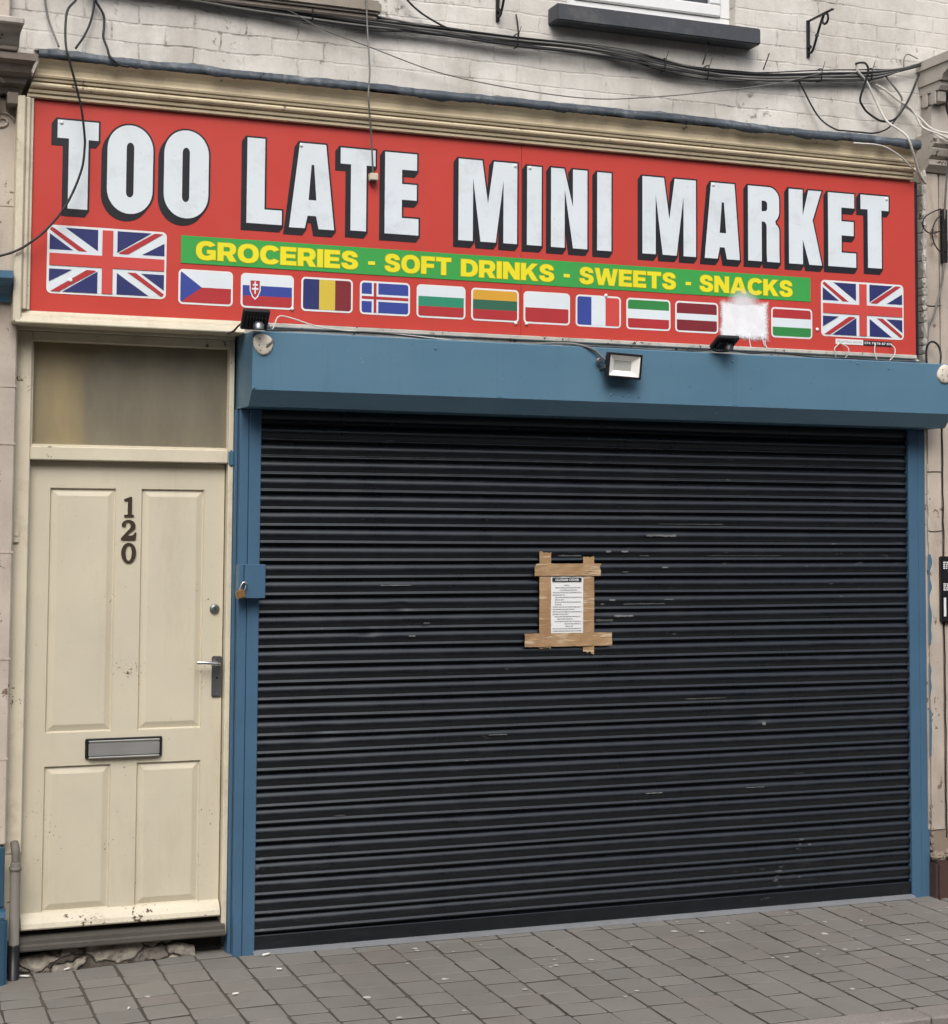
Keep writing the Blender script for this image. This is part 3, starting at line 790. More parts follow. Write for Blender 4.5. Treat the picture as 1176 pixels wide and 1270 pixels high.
# doorstep
ds = B()
ds.extrude_x([(.12, .100), (-.018, .100), (-.022, .106), (-.022, .122), (-.012, .128), (-.012, .143), (.01, .150), (.12, .156)], -.058, .852)
step = ds.build('doorstep', 'step', shop, recalc=True)
gp = B(); gp.box(-.03, .838, .075, .11, .1565, .1755); gp.build('gap_strip', 'redwood', step)
rbk = B()
rbk.box(-.07, .855, .075, .12, -.06, .099, mi=1)
rr = random.Random(9)
from mathutils import noise as mno
nx_, nz_ = 150, 16; g = []
for i in range(nx_+1):
    xx = -.05+.78*i/nx_; col = []
    top = .092-.016*max(0, math.sin(xx*9+1.2))-.020*max(0, (.08-xx)*8)-.03*max(0, (xx-.66)*9)+.010*mno.noise(Vector((xx*22, 3, 0)))
    zb = gz(xx, 0)-.03
    for k in range(nz_+1):
        t = k/nz_; zz = zb+(top-zb)*t
        yy = .018+.014*mno.noise(Vector((xx*14, 0, zz*26)))+.008*mno.noise(Vector((xx*45, 5, zz*60)))+.03*t**4
        col.append(rbk.bm.verts.new((xx, yy, zz)))
    g.append(col)
for i in range(nx_):
    for k in range(nz_):
        f = rbk.bm.faces.new((g[i][k], g[i+1][k], g[i+1][k+1], g[i][k+1])); f.material_index = 0; f.smooth = True
rbk.build('broken_base', ['rubble', 'dark_void'], step)

# ------------------------------------------------------------------ the other side of the street (it shades the shop and shows in the gloss of the shutter)
terr = thing('terraced_building', 'brick terraced building facing the shop from across the road', 'building', (2, -14, 0))
def opp():
    wl_ = B()
    x = -22.0
    while x < 26:
        xs = (x, x+1.1, x+2.2, x+3.4, x+4.6)
        for zlo, zhi in ((-.15, .9), (2.5, 3.9), (5.6, 8.0)): wl_.box(x, x+5.0, -14.4, -14.0, zlo, zhi)
        for zlo, zhi in ((.9, 2.5), (3.9, 5.6)):
            for a, b in ((x, x+.8), (x+2.0, x+3.0), (x+4.2, x+5.0)): wl_.box(a, b, -14.4, -14.0, zlo, zhi)
            for a, b in ((x+.8, x+2.0), (x+3.0, x+4.2)): wn_ = B(); wn_.box(a, b, -14.25, -14.2, zlo, zhi); wn_.build('window', 'pane', terr)
        x += 5.0
    wl_.build('wall', 'brick_red', terr)
    r_ = B(); r_.extrude_x([(-13.8, 7.95), (-13.8, 8.05), (-17.5, 10.2), (-21, 8.05), (-21, 7.95)], -22.2, 28.2); r_.build('roof', 'sill_grey', terr, recalc=True)
opp()

# ------------------------------------------------------------------ neighbour's blue shopfront, grey pipe
nbr = thing('neighbouring_shopfront', 'blue painted edge of the neighbouring shopfront left of the cream door', 'shopfront', (-.5, -.07, 0))
n1 = B()
n1.extrude_x([(-.065, 2.79), (-.085, 2.79), (-.10, 2.82), (-.14, 2.85), (-.185, 2.862), (-.20, 2.875), (-.20, 2.905), (-.065, 2.915)], -.9, -.115)
n1.build('fascia_moulding', 'blue_edge', nbr, recalc=True)
n2 = B(); n2.box(-.60, -.083, -.075, -.0645, .30, .545, bev=.004); n2.build('painted_band', 'blue_dark', nbr)
n3 = B(); n3.box(-.62, -.069, -.115, -.0645, -.05, .262, bev=.012, seg=2); n3.extrude_x([(-.0645, .264), (-.105, .264), (-.085, .285), (-.0645, .297)], -.61, -.075)
n3.build('plinth', 'blue_dark', nbr)
pipe = thing('waste_pipe', 'short grey pipe with black foot at the bottom left of the cream door', 'pipe', (-.036, -.045, 0))
pb = B(); pb.lathe([(.021, .135), (.021, .47), (.019, .475)], (-.036, -.040, 0), 'z', 18); pb.tube([(-.036, -.040, .47), (-.037, -.036, .52), (-.040, -.012, .55)], .017, 12)
pb.build('tube', 'pipe', pipe)
pb = B(); pb.lathe([(.0235, -.02), (.0235, .134), (.021, .14)], (-.036, -.040, 0), 'z', 18); pb.build('foot', 'black_metal', pipe)
pb = B(); pb.lathe([(.0225, .440), (.0255, .442), (.0255, .452), (.0225, .454)], (-.036, -.040, 0), 'z', 18); pb.box(-.06, -.012, -.03, -.0145, .442, .452); pb.build('clip', 'pipe', pipe)

# ------------------------------------------------------------------ roller shutter
sh = thing('roller_shutter', 'closed black roller shutter with blue box and blue guide rails', 'roller shutter', (2.6, -.03, .02))
P_ = .0762
slat = [(.0020, 0), (-.0050, -.0018), (-.0090, -.0055), (-.0126, -.0105), (-.0155, -.0165), (-.0172, -.0230), (-.0176, -.0295), (-.0164, -.0370), (-.0132, -.0445), (-.0088, -.0505),
        (-.0092, -.0522), (-.0122, -.0565), (-.0150, -.0612), (-.0153, -.0630), (-.0138, -.0646), (-.0080, -.0654), (.0040, -.0662), (.0050, -.0712)]
line = []
z = 2.385
zb = .098
while z > zb:
    for y, dz in slat:
        if z+dz > zb-.004: line.append((y-.031, z+dz))
    z -= P_
DENTS = [(1.62, 1.495, .022, .007), (1.47, 1.392, .020, .006), (3.45, .94, .03, .006), (2.05, .62, .06, .005), (3.9, 1.25, .05, .005), (2.9, 1.80, .05, .004), (1.25, .95, .035, .005), (3.2, .45, .07, .005), (2.62, 1.44, .06, .004)]
def dent(x, z):
    v = 0
    for a, b, r, d in DENTS:
        q = ((x-a)/(r*1.8))**2+((z-b)/r)**2
        if q < 9: v += d*math.exp(-q)
    return v
cur = B(); XA, XB = .955, 4.352
NX = 150; rsn = random.Random(4); cols = []
sw = [rsn.uniform(-1, 1) for _ in range(60)]
for q in range(NX+1):
    xx = XA+(XB-XA)*q/NX; col = []
    for y, z in line:
        k = int((2.385-z)/P_)
        wv = .0019*math.sin(xx*(1.1+.3*sw[k % 60])+k*1.9)+.0009*math.sin(xx*3.1+k*.7)
        col.append(cur.bm.verts.new((xx, y+wv+dent(xx, z)+.003*math.sin(xx*.9+1)*math.sin(z*1.4), z+wv*.8)))
    cols.append(col)
for q in range(NX):
    for i in range(len(line)-1):
        f = cur.bm.faces.new((cols[q][i], cols[q][i+1], cols[q+1][i+1], cols[q+1][i])); f.smooth = True
curt = cur.build('curtain', 'shutter', sh)
for p in curt.data.polygons: p.use_smooth = True
bt = B(); bt.box(.958, 4.350, -.052, -.020, .036, .0965, bev=.003); bt.build('bottom_bar', 'shutter', sh)
ft = B(); ft.extrude_x([(-.02, .016), (-.084, .016), (-.088, .020), (-.086, .031), (-.054, .035), (-.02, .035)], .962, 4.348); ft.build('foot_strip', 'foot_grey', sh, recalc=True)
rl = B()
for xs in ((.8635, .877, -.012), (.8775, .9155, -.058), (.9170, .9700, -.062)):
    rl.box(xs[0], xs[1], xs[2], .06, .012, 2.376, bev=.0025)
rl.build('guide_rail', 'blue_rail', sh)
rl = B()
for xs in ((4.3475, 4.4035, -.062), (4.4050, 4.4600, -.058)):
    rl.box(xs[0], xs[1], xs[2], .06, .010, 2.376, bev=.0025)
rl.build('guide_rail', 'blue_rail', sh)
bx = B()
bx.extrude_x([(.05, 2.3775), (-.219, 2.3775), (-.282, 2.445), (-.282, 2.692), (-.276, 2.697), (.0, 2.700), (.05, 2.700)], .872, 4.456, caps=True, nx=1)
box = bx.build('shutter_box', 'blue', sh, recalc=True)
for x, z in ((.881, 2.453), (2.562, 2.478), (2.622, 2.476), (2.652, 2.476), (2.705, 2.474), (2.704, 2.622), (3.9, 2.678), (4.08, 2.66), (.884, 2.684), (1.7, 2.655), (3.2, 2.66)):
    rv = B(); rv.lathe([(.0062, 0), (.0056, -.002), (.003, -.0035)], (x, -.2825, z), 'y', 10); rv.build('rivet', 'blue', box)
for xs in (1.995, 3.205):
    rv = B(); rv.box(xs, xs+.030, -.2835, -.2815, 2.449, 2.690, bev=.0006); rv.build('seam', 'blue', box)
lc = B()
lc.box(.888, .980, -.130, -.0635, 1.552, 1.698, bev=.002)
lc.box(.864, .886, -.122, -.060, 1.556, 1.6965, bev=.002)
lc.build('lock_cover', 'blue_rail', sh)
# scuffs on the shutter: bare patches that lie on the slats
def slat_y(z):
    t = (2.385-z) % P_
    pts = [(-dz, y) for y, dz in slat]
    for i in range(len(pts)-1):
        if pts[i][0] <= t <= pts[i+1][0]:
            k = (t-pts[i][0])/max(1e-6, pts[i+1][0]-pts[i][0]); return pts[i][1]+(pts[i+1][1]-pts[i][1])*k-.031
    return -.04
def patch(xc, zc, wd, ht, seed):
    r_ = random.Random(seed); n = 12; nz = 4
    top = [zc+ht/2*r_.uniform(.3, 1) for _ in range(n+1)]; bot = [zc-ht/2*r_.uniform(.3, 1) for _ in range(n+1)]
    g = []
    for i in range(n+1):
        xx = xc-wd/2+wd*i/n; col = []
        for k in range(nz+1):
            zz = bot[i]+(top[i]-bot[i])*k/nz
            col.append(sf.bm.verts.new((xx, slat_y(zz)-.0050, zz)))
        g.append(col)
    for i in range(n):
        for k in range(nz): sf.bm.faces.new((g[i][k], g[i][k+1], g[i+1][k+1], g[i+1][k]))
snap = lambda z, t: 2.385-round((2.385-z-t)/P_)*P_-t
for i, (x, z, wd, ht) in enumerate(((2.94, 1.80, .16, .014), (2.46, 1.735, .12, .010), (2.745, 1.735, .035, .012), (2.85, 1.73, .05, .008), (2.66, 1.735, .025, .014), (2.75, 1.66, .03, .008), (2.96, 1.645, .03, .010),
        (2.63, 1.49, .02, .012), (2.68, 1.49, .03, .012), (2.85, 1.485, .22, .008), (2.98, 1.49, .05, .006), (2.64, 1.42, .09, .018), (2.74, 1.425, .10, .012), (3.18, 1.01, .22, .006), (2.90, .616, .09, .005), (1.35, .61, .05, .006), (3.50, .935, .02, .02), (3.1, 1.9, .35, .004), (1.6, 1.62, .14, .004), (1.75, 1.45, .03, .012), (1.68, 1.38, .03, .010), (3.4, 1.72, .4, .003), (2.1, .95, .09, .004), (3.7, .70, .05, .005), (3.45, .62, .1, .004))):
    sf = B(); patch(x, snap(z, .022+.02*(i % 2)), wd, ht, 100+i); sf.build('scuff', 'scuff', curt)

# ------------------------------------------------------------------ padlock, notice
pk = thing('padlock', 'brass padlock with steel shackle hanging from the blue shutter lock cover', 'padlock', (.872, -.138, 1.57))
p = B(); p.box(.850, .889, -.146, -.129, 1.553, 1.590, bev=.004, seg=2, mat=Matrix.Translation((.87, -.138, 1.57)) @ Matrix.Rotation(R(-14), 4, 'Y') @ Matrix.Translation((-.87, .138, -1.57)))
p.build('body', 'brass', pk)
p = B(); p.tube([(.8665, -.138, 1.588), (.8715, -.138, 1.606), (.879, -.138, 1.619), (.888, -.138, 1.621), (.894, -.138, 1.612), (.890, -.138, 1.596), (.886, -.138, 1.582)], .0042, 10, 0, 5)
p.build('shackle', 'chrome', pk)

nt_ = thing('paper_notice', 'white printed closure notice taped to the black shutter', 'notice', (2.45, -.045, 1.37))
YN = -.0540
def wavy(bld, x0, x1, z0, z1, y, nx, nz, amp, seed, ragged=(0, 0, 0, 0), mi=0, ph=0):
    r_ = random.Random(seed); g = []
    ra = [[r_.uniform(-1, 1) for _ in range(40)] for _ in range(4)]
    for i in range(nx+1):
        col = []
        for k in range(nz+1):
            u, v = i/nx, k/nz
            xx, zz = x0+(x1-x0)*u, z0+(z1-z0)*v
            if i == 0: xx += ragged[0]*ra[0][k]
            if i == nx: xx += ragged[1]*ra[1][k]
            if k == 0: zz += ragged[2]*ra[2][i]
            if k == nz: zz += ragged[3]*ra[3][i]
            yy = y+amp*(math.sin(xx*90+zz*40+ph)+.6*math.sin(zz*130-xx*60+seed))*.5+r_.uniform(-.2, .2)*amp
            col.append(bld.bm.verts.new((xx, yy, zz)))
        g.append(col)
    for i in range(nx):
        for k in range(nz):
            f = bld.bm.faces.new((g[i][k], g[i+1][k], g[i+1][k+1], g[i][k+1])); f.smooth = True; f.material_index = mi
ppr = B(); wavy(ppr, 2.352, 2.545, 1.362, 1.655, YN, 8, 10, .0005, 1); paper = ppr.build('sheet', 'paper', nt_)
ik = B()
ik.box(2.3745, 2.524, YN-.0032, YN-.0022, 1.612, 1.6305, mi=0)
text_bm('CLOSURE ORDER', 2.390, 2.510, 1.616, 1.6265, YN-.0040, .02, 2, ik)
rl_ = random.Random(15)
zl = 1.598
for i, (a, b) in enumerate(((.42, .58), (.12, .95), (.26, .84), (.03, .98), (.03, .42), (.10, .98), (.10, .40), (.10, .97), (.10, .32), (.03, .96), (.03, .75), (.03, .98), (.03, .55), (.10, .94), (.18, .68), (.10, .96), (.42, .96), (.45, .70), (.03, .97), (.03, .98))):
    x0, x1 = 2.372+a*.155, 2.372+b*.155
    xx = x0
    while xx < x1:
        wl_ = rl_.uniform(.006, .018); ik.box(xx, min(xx+wl_, x1), YN-.003, YN-.0022, zl-.0022, zl+.0006, mi=1); xx += wl_+.0025
    zl -= .0112
ik.build('print', ['ink', 'ink_grey', 'paper'], paper)
for args in ((2.309, 2.368, 1.304, 1.752, YN-.0022, 5, 26, .0022, 2, (.0004, .0006, .003, .006)), (2.533, 2.590, 1.278, 1.728, YN-.0023, 5, 26, .0022, 3, (.0005, .0004, .009, .005)),
             (2.287, 2.622, 1.640, 1.697, YN-.0070, 26, 6, .0028, 4, (.006, .007, .0006, .0005)), (2.233, 2.682, 1.312, 1.374, YN-.0070, 30, 6, .0028, 5, (.002, .002, .0008, .0006))):
    t_ = B(); wavy(t_, *args); t_.build('tape_strip', 'tape', nt_)

nt_.location.x -= .006
# ------------------------------------------------------------------ the sign
sg = thing('shop_sign', 'red shop sign reading TOO LATE MINI MARKET with a row of flags', 'shop sign', (2.17, -.1, 2.76))
YS = -.100
def skew(x): return .0
bd = B(); bd.box(-.037, 2.1845, YS, YS+.02, 2.757, 3.652); bd.build('board', 'red', sg)
bd = B(); bd.box(2.1860, 4.372, YS-.0006, YS+.02, 2.756, 3.652); bd.build('board', 'red', sg)
ed = B(); ed.box(4.3725, 4.394, YS+.002, -.002, 2.75, 3.653, bev=.003); ed.build('edge_gap_shade', 'black', sg)  # black strip in place of the shadowed gap beside the board
fr = B()
fr.extrude_x([(-.004, 2.6995), (-.150, 2.6995), (-.152, 2.704), (-.145, 2.722), (-.132, 2.728), (-.130, 2.738), (-.112, 2.747), (-.108, 2.7555), (-.004, 2.7555)], -.098, .868, 0, None, None)
fr.box(-.108, -.074, -.150, -.004, 2.702, 3.652, bev=.006); fr.box(-.0735, -.052, -.132, -.004, 2.757, 3.653, bev=.005); fr.box(-.0515, -.0385, -.116, -.004, 2.758, 3.653, bev=.002)
fr.build('frame', 'cream_frame', sg, recalc=True)
lt = B()
lt.box(.870, 4.372, -.112, -.004, 2.735, 2.7545, bev=.003); lt.box(.872, 4.40, -.095, -.004, 2.7005, 2.7345, bev=.004)
lt.build('lower_trim', 'mortar', sg)

def letter(loops, name='letter'):
    b_ = B()
    y0 = YS-.0012
    grow = [offset(loops[0], .0078)]
    for k in range(9, 0, -1):
        dx, dz = -.0170*k/9, -.0250*k/9
        b_.poly([[(p[0]+dx, p[1]+dz) for p in l] for l in grow], y0-.00015*(9-k), 1)
    b_.poly(grow, y0-.0018, 1)
    b_.poly(loops, y0-.0026, 0)
    return b_.build(name, ['let', 'black'], sg)
T1, B1 = 3.573, 3.197
def T_(x0, x1, s0, s1, t, b, bar): return [[(x0, t), (x1, t), (x1, t-bar), (s1, t-bar), (s1, b), (s0, b), (s0, t-bar), (x0, t-bar)]]
def O_(x0, x1, i0, i1, t, b, it, ib):
    return [rrect(x0, x1, b, t, (x1-x0)/2*.98, .105, 9), rrect(i0, i1, ib, it, (i1-i0)/2*.98, .022, 6)]
def L_(x0, s1, x1, t, b, bar): return [[(x0, t), (s1, t), (s1, b+bar), (x1, b+bar), (x1, b), (x0, b)]]
def E_(x0, s1, x1, xm, t, b, bar):
    m = (t+b)/2
    return [[(x0, t), (x1, t), (x1, t-bar), (s1, t-bar), (s1, m+.045), (xm, m+.045), (xm, m-.027), (s1, m-.027), (s1, b+bar), (x1+.009, b+bar), (x1+.009, b), (x0, b)]]
def A_(x0, x1, t0, t1, t, b):
    w = .072
    return [[(t0, t), (t1, t), (x1, b), (x1-w, b), (x1-w-.012, b+.057), (x0+w+.012, b+.057), (x0+w, b), (x0, b)],
            [((t0+t1)/2-.006, t-.095), ((t0+t1)/2+.006, t-.095), ((t0+t1)/2+.018, b+.128), ((t0+t1)/2-.018, b+.128)]]
def M_(x0, x1, t, b):
    w = x1-x0; c = (x0+x1)/2
    return [[(x0, t), (x0+w*.40, t), (c, t-.200), (x1-w*.40, t), (x1, t), (x1, b), (x1-w*.235, b), (x1-w*.235, t-.085), (c+w*.135, b), (c-w*.125, b), (x0+w*.245, t-.085), (x0+w*.245, b), (x0, b)]]
def N_(x0, x1, t, b):
    w = x1-x0
    return [[(x0, t), (x0+w*.36, t), (x0+w*.60, t-.178), (x0+w*.60, t), (x1, t), (x1, b), (x0+w*.605, b), (x0+w*.375, b+.278), (x0+w*.375, b), (x0, b)]]
def I_(x0, x1, t, b): return [[(x0, t), (x1, t), (x1, b), (x0, b)]]
def R_(x0, x1, t, b):
    o = [(x0, t), (x1-.075, t)]+arc(x1-.062, t-.062, .060, .062, 80, 0, 7)+[(x1-.002, t-.115)]+arc(x1-.055, t-.118, .053, .060, 0, -55, 5)+[(x1-.022, t-.178)]+arc(x1-.052, t-.215, .050, .040, 55, 0, 5)+[(x1-.002, b+.05), (x1, b), (x1-.072, b), (x1-.074, b+.04), (x1-.074, t-.195)]+arc(x1-.092, t-.200, .018, .026, 0, 90, 4)+[(x0+.077, t-.174), (x0+.077, b), (x0, b)]
    h = [(x0+.077, t-.070), (x1-.085, t-.070)]+arc(x1-.087, t-.085, .0165, .015, 70, 0, 3)+arc(x1-.087, t-.108, .0165, .014, 0, -70, 3)+[(x0+.077, t-.123)]
    return [o, h]
def K_(x0, x1, t, b):
    return [[(x0, t), (x0+.080, t), (x0+.080, t-.130), (x0+.113, t), (x1-.002, t), (x1-.053, t-.150), (x1, b), (x1-.073, b), (x0+.080, t-.250+.0), (x0+.080, b), (x0, b)]]
letter(T_(.0615, .2328, .1095, .1912, T1+.001, B1, .078))
letter(O_(.2714, .4661, .3525, .3845, T1+.003, B1-.004, 3.501, 3.264))
letter(O_(.5137, .7083, .5932, .6247, T1+.003, B1-.006, 3.500, 3.262))
letter(L_(.8785, .9585, 1.0375, 3.570, 3.191, .0645))
letter(A_(1.071, 1.278, 1.1165, 1.2370, 3.567, 3.185))
letter(T_(1.305, 1.469, 1.354, 1.427, 3.562, 3.190, .0725))
letter(E_(1.5145, 1.5960, 1.6675, 1.6670, 3.561, 3.188, .0755))
letter(M_(1.8705, 2.1625, 3.560, 3.181)); letter(I_(2.2125, 2.2865, 3.554, 3.181)); letter(N_(2.3350, 2.5225, 3.556, 3.180)); letter(I_(2.5740, 2.6485, 3.554, 3.179))
letter(M_(2.8135, 3.1035, 3.555, 3.180)); letter(A_(3.151, 3.346, 3.187, 3.3175, 3.554, 3.180)); letter(R_(3.3930, 3.5720, 3.555, 3.182))
letter(K_(3.6250, 3.8155, 3.557, 3.182)); letter(E_(3.8525, 3.9310, 4.0075, 4.0030, 3.557, 3.183, .0725)); letter(T_(4.0450, 4.2130, 4.087, 4.1695, 3.560, 3.188, .0740))
# fixing screws with pale caps
for x, z in ((.077, 3.562), (1.122, 3.556), (2.152, 3.549), (2.226, 3.546), (3.200, 3.543), (4.200, 3.548), (.128, 2.893), (3.785, 2.86), (2.158, 2.812), (2.212, 2.812), (1.090, 2.823), (2.62, 2.966)):
    sw_ = B(); sw_.lathe([(.0085, 0), (.0080, -.003), (.004, -.0055)], (x, YS-.0040, z), 'y', 12); sw_.build('screw_cap', 'f_edge', sg)

gb = B(); gb.box(.593, 3.7485, YS-.0030, YS-.0014, 2.996, 3.1165, mi=0)
banner = gb.build('banner', 'green', sg)
def sell(cx, cz, rx, rz, a0, a1, n=20, e=2.5):
    out = []
    for i in range(n+1):
        a = R(a0+(a1-a0)*i/n); c_, s_ = math.cos(a), math.sin(a)
        out.append((cx+rx*math.copysign(abs(c_)**(2/e), c_), cz+rz*math.copysign(abs(s_)**(2/e), s_)))
    return out
GLY = {
    'I': (.30, [[(0, 0), (.30, 0), (.30, 1), (0, 1)]]),
    'E': (.84, [[(0, 0), (.84, 0), (.84, .23), (.30, .23), (.30, .395), (.78, .395), (.78, .605), (.30, .605), (.30, .77), (.83, .77), (.83, 1), (0, 1)]]),
    'F': (.80, [[(0, 0), (.30, 0), (.30, .37), (.75, .37), (.75, .59), (.30, .59), (.30, .77), (.80, .77), (.80, 1), (0, 1)]]),
    'T': (.90, [[(.30, 0), (.60, 0), (.60, .765), (.90, .765), (.90, 1), (0, 1), (0, .765), (.30, .765)]]),
    'N': (.98, [[(0, 0), (.28, 0), (.28, .53), (.66, 0), (.98, 0), (.98, 1), (.70, 1), (.70, .47), (.32, 1), (0, 1)]]),
    'K': (1.02, [[(0, 0), (.30, 0), (.30, .27), (.42, .40), (.67, 0), (1.03, 0), (.62, .60), (1.0, 1), (.64, 1), (.30, .61), (.30, 1), (0, 1)]]),
    'W': (1.46, [[(.23, 0), (.56, 0), (.73, .57), (.90, 0), (1.23, 0), (1.46, 1), (1.17, 1), (1.05, .36), (.88, 1), (.58, 1), (.41, .36), (.29, 1), (0, 1)]]),
    'A': (1.10, [[(0, 0), (.31, 0), (.37, .17), (.73, .17), (.79, 0), (1.10, 0), (.73, 1), (.37, 1)], [(.44, .37), (.55, .72), (.66, .37)]]),
    'O': (1.08, [sell(.54, .5, .54, .52, 0, 351, 39, 2.3), sell(.54, .5, .25, .285, 0, 350, 35, 2.2)]),
    'D': (.98, [[(0, 0), (.42, 0)]+sell(.42, .5, .56, .5, -90, 90, 20, 2.3)+[(0, 1)], [(.30, .235), (.40, .235)]+sell(.40, .5, .28, .265, -90, 90, 14, 2.3)+[(.30, .765)]]),
    'R': (.96, [[(0, 0), (.30, 0), (.30, .31), (.44, .31), (.62, 0), (.97, 0), (.75, .36)]+sell(.60, .67, .34, .33, -50, 90, 12, 2.3)+[(0, 1)], [(.30, .53), (.30, .775), (.52, .775)]+sell(.52, .6525, .12, .1225, 90, -90, 10, 2.2)]),
    'C': (.98, [sell(.53, .5, .53, .52, 33, 327, 32, 2.3)+sell(.53, .5, .245, .275, 318, 42, 26, 2.2)]),
    'G': (1.02, [sell(.53, .5, .53, .52, 36, 318, 30, 2.3)+[(.80, .03), (1.0, .03), (1.0, .55), (.56, .55), (.56, .35), (.735, .35), (.735, .29)]+sell(.53, .5, .245, .275, 312, 45, 24, 2.2)]),
    'S': (.90, [[(.87, .68), (.85, .82), (.75, .94), (.60, 1.0), (.45, 1.015), (.28, 1.0), (.13, .93), (.045, .82), (.03, .70), (.06, .585), (.16, .49), (.30, .435), (.46, .40), (.56, .37), (.60, .325), (.585, .265), (.53, .225), (.45, .215), (.37, .225), (.32, .27), (.305, .33),
            (0, .33), (.02, .19), (.10, .08), (.24, .005), (.44, -.015), (.63, 0), (.79, .07), (.88, .18), (.90, .31), (.87, .43), (.78, .52), (.64, .575), (.47, .615), (.37, .645), (.33, .69), (.345, .74), (.40, .775), (.46, .785), (.53, .77), (.575, .73), (.585, .68)]]),
}
def word(body, x0, x1, z0=3.0155, z1=3.0945):
    gap = .075
    tot = sum(GLY[c][0] for c in body)+gap*(len(body)-1)
    k = (x1-x0)/tot; b_ = B(); cx = x0
    for i, c in enumerate(body):
        wd, loops = GLY[c]
        L = []
        for l in loops:
            q_ = [(cx+u*k, z0+v*(z1-z0)) for u, v in l]
            L.append([p for j, p in enumerate(q_) if abs(p[0]-q_[j-1][0])+abs(p[1]-q_[j-1][1]) > 2e-4])
        b_.poly([offset(l, .0026 if q == 0 else -.0022) for q, l in enumerate(L)], YS-.0036-.00004*i, 1)
        b_.poly(L, YS-.0044, 0); cx += (wd+gap)*k
    b_.build('lettering', ['yellow', 'olive'], banner)
word('GROCERIES', .6584, 1.3912, 3.0150, 3.0955); word('SOFT', 1.5166, 1.8370, 3.0145, 3.0950); word('DRINKS', 1.8845, 2.3520, 3.0145, 3.0945); word('SWEETS', 2.4819, 2.9935, 3.0140, 3.0945); word('SNACKS', 3.1221, 3.6440, 3.0140, 3.0945)
for a, b in ((1.4389, 1.4712), (2.4012, 2.4323), (3.0471, 3.0756)):
    b_ = B(); b_.box(a, b, YS-.0046, YS-.0032, 3.040, 3.056); b_.build('lettering', 'yellow', banner)

FM = ['f_edge', 'f_white', 'f_navy', 'f_blue', 'f_red', 'f_maroon', 'f_green', 'f_teal', 'f_dgreen', 'f_yellow', 'f_amber', 'f_lightred']
FI = {n[2:]: i for i, n in enumerate(FM)}
def flag(x0, x1, z0, z1, polys, edge=.0085, rad=.020):
    b_ = B()
    b_.poly([rrect(x0, x1, z0, z1, rad)], YS-.0016, 0)
    ax, bx_, az, bz = x0+edge, x1-edge, z0+edge, z1-edge
    cl = rrect(ax, bx_, az, bz, max(.004, rad-edge))
    for i, (col, pg) in enumerate(polys):
        q = clip([(ax+(bx_-ax)*u, az+(bz-az)*v) for u, v in pg], cl)
        if q: b_.poly([q], YS-.0022-.0002*i, FI[col])
    return b_.build('flag', FM, sg)
rc_ = lambda a, b, c, d: [(a, c), (b, c), (b, d), (a, d)]
hb = lambda *cs: [(c, rc_(0, 1, 1-(i+1)/len(cs), 1-i/len(cs))) for i, c in enumerate(cs)]
vb = lambda *cs: [(c, rc_(i/len(cs), (i+1)/len(cs), 0, 1)) for i, c in enumerate(cs)]
def union(x0, x1, z0, z1):
    P = [('white', rc_(0, 1, 0, 1))]
    ww, hh = .084, .143                      # half widths of the white cross
    rw, rh = .047, .095
    qx, qz = .5-ww, .5-hh
    def quad(pts, fx, fz, col):
        out = [((u*qx) if not fx else 1-u*qx, 1-v*qz if not fz else v*qz) for u, v in pts]
        P.append((col, out))
    for fx, fz in ((0, 0), (1, 1)):
        quad([(.32, 0), (1, 0), (1, .95)], fx, fz, 'navy'); quad([(0, .28), (.49, .98), (0, .98)], fx, fz, 'navy'); quad([(0, 0), (.06, 0), (.78, 1), (.60, 1), (0, .12)], fx, fz, 'red')
    for fx, fz in ((1, 0), (0, 1)):
        quad([(.28, 0), (1, 0), (1, .96)], fx, fz, 'navy'); quad([(0, .42), (.47, .98), (0, .98)], fx, fz, 'navy'); quad([(.03, 0), (.21, 0), (.97, .97), (.93, 1), (.77, 1)], fx, fz, 'red')
    P.append(('lightred', rc_(.5-rw, .5+rw, 0, 1)))
    P.append(('lightred', rc_(0, .5-rw, .5-rh, .5+rh))); P.append(('lightred', rc_(.5+rw, 1, .5-rh, .5+rh)))
    return flag(x0, x1, z0, z1, P, .0095, .022)
union(.0292, .5312, 2.834, 3.1245); union(3.8095, 4.2995, 2.829, 3.1115)
FX = [.585, .8585, 1.1310, 1.4020, 1.6715, 1.9370, 2.1980, 2.4640, 2.7290, 2.9905, 3.2460, 3.5225]
fz = lambda i: (2.818-.0008*i, 2.9705-.0010*i)
FL = {0: [('white', rc_(0, 1, .5, 1)), ('red', rc_(0, 1, 0, .5)), ('blue', [(0, 0), (.42, .5), (0, 1)])],
      1: hb('white', 'blue', 'red')+[('white', [(.135, .86), (.365, .86), (.36, .5), (.31, .30), (.25, .20), (.19, .30), (.14, .5)]), ('red', [(.155, .83), (.345, .83), (.34, .5), (.295, .33), (.25, .26), (.205, .33), (.16, .5)]),
          ('white', rc_(.236, .264, .40, .80)), ('white', rc_(.20, .30, .665, .72)), ('white', rc_(.185, .315, .53, .59))],
      2: vb('navy', 'yellow', 'maroon'),
      3: [('blue', rc_(0, 1, 0, 1)), ('white', rc_(.215, .355, 0, 1)), ('white', rc_(0, 1, .38, .62)), ('red', rc_(.255, .315, 0, 1)), ('red', rc_(0, .255, .45, .55)), ('red', rc_(.315, 1, .45, .55))],
      4: hb('white', 'teal', 'red'), 5: hb('amber', 'dgreen', 'red'), 6: hb('white', 'red'), 7: vb('blue', 'white', 'lightred'), 8: hb('green', 'white', 'red'),
      9: [('maroon', rc_(0, 1, 0, 1)), ('white', rc_(0, 1, .39, .62))], 11: hb('red', 'white', 'green')}
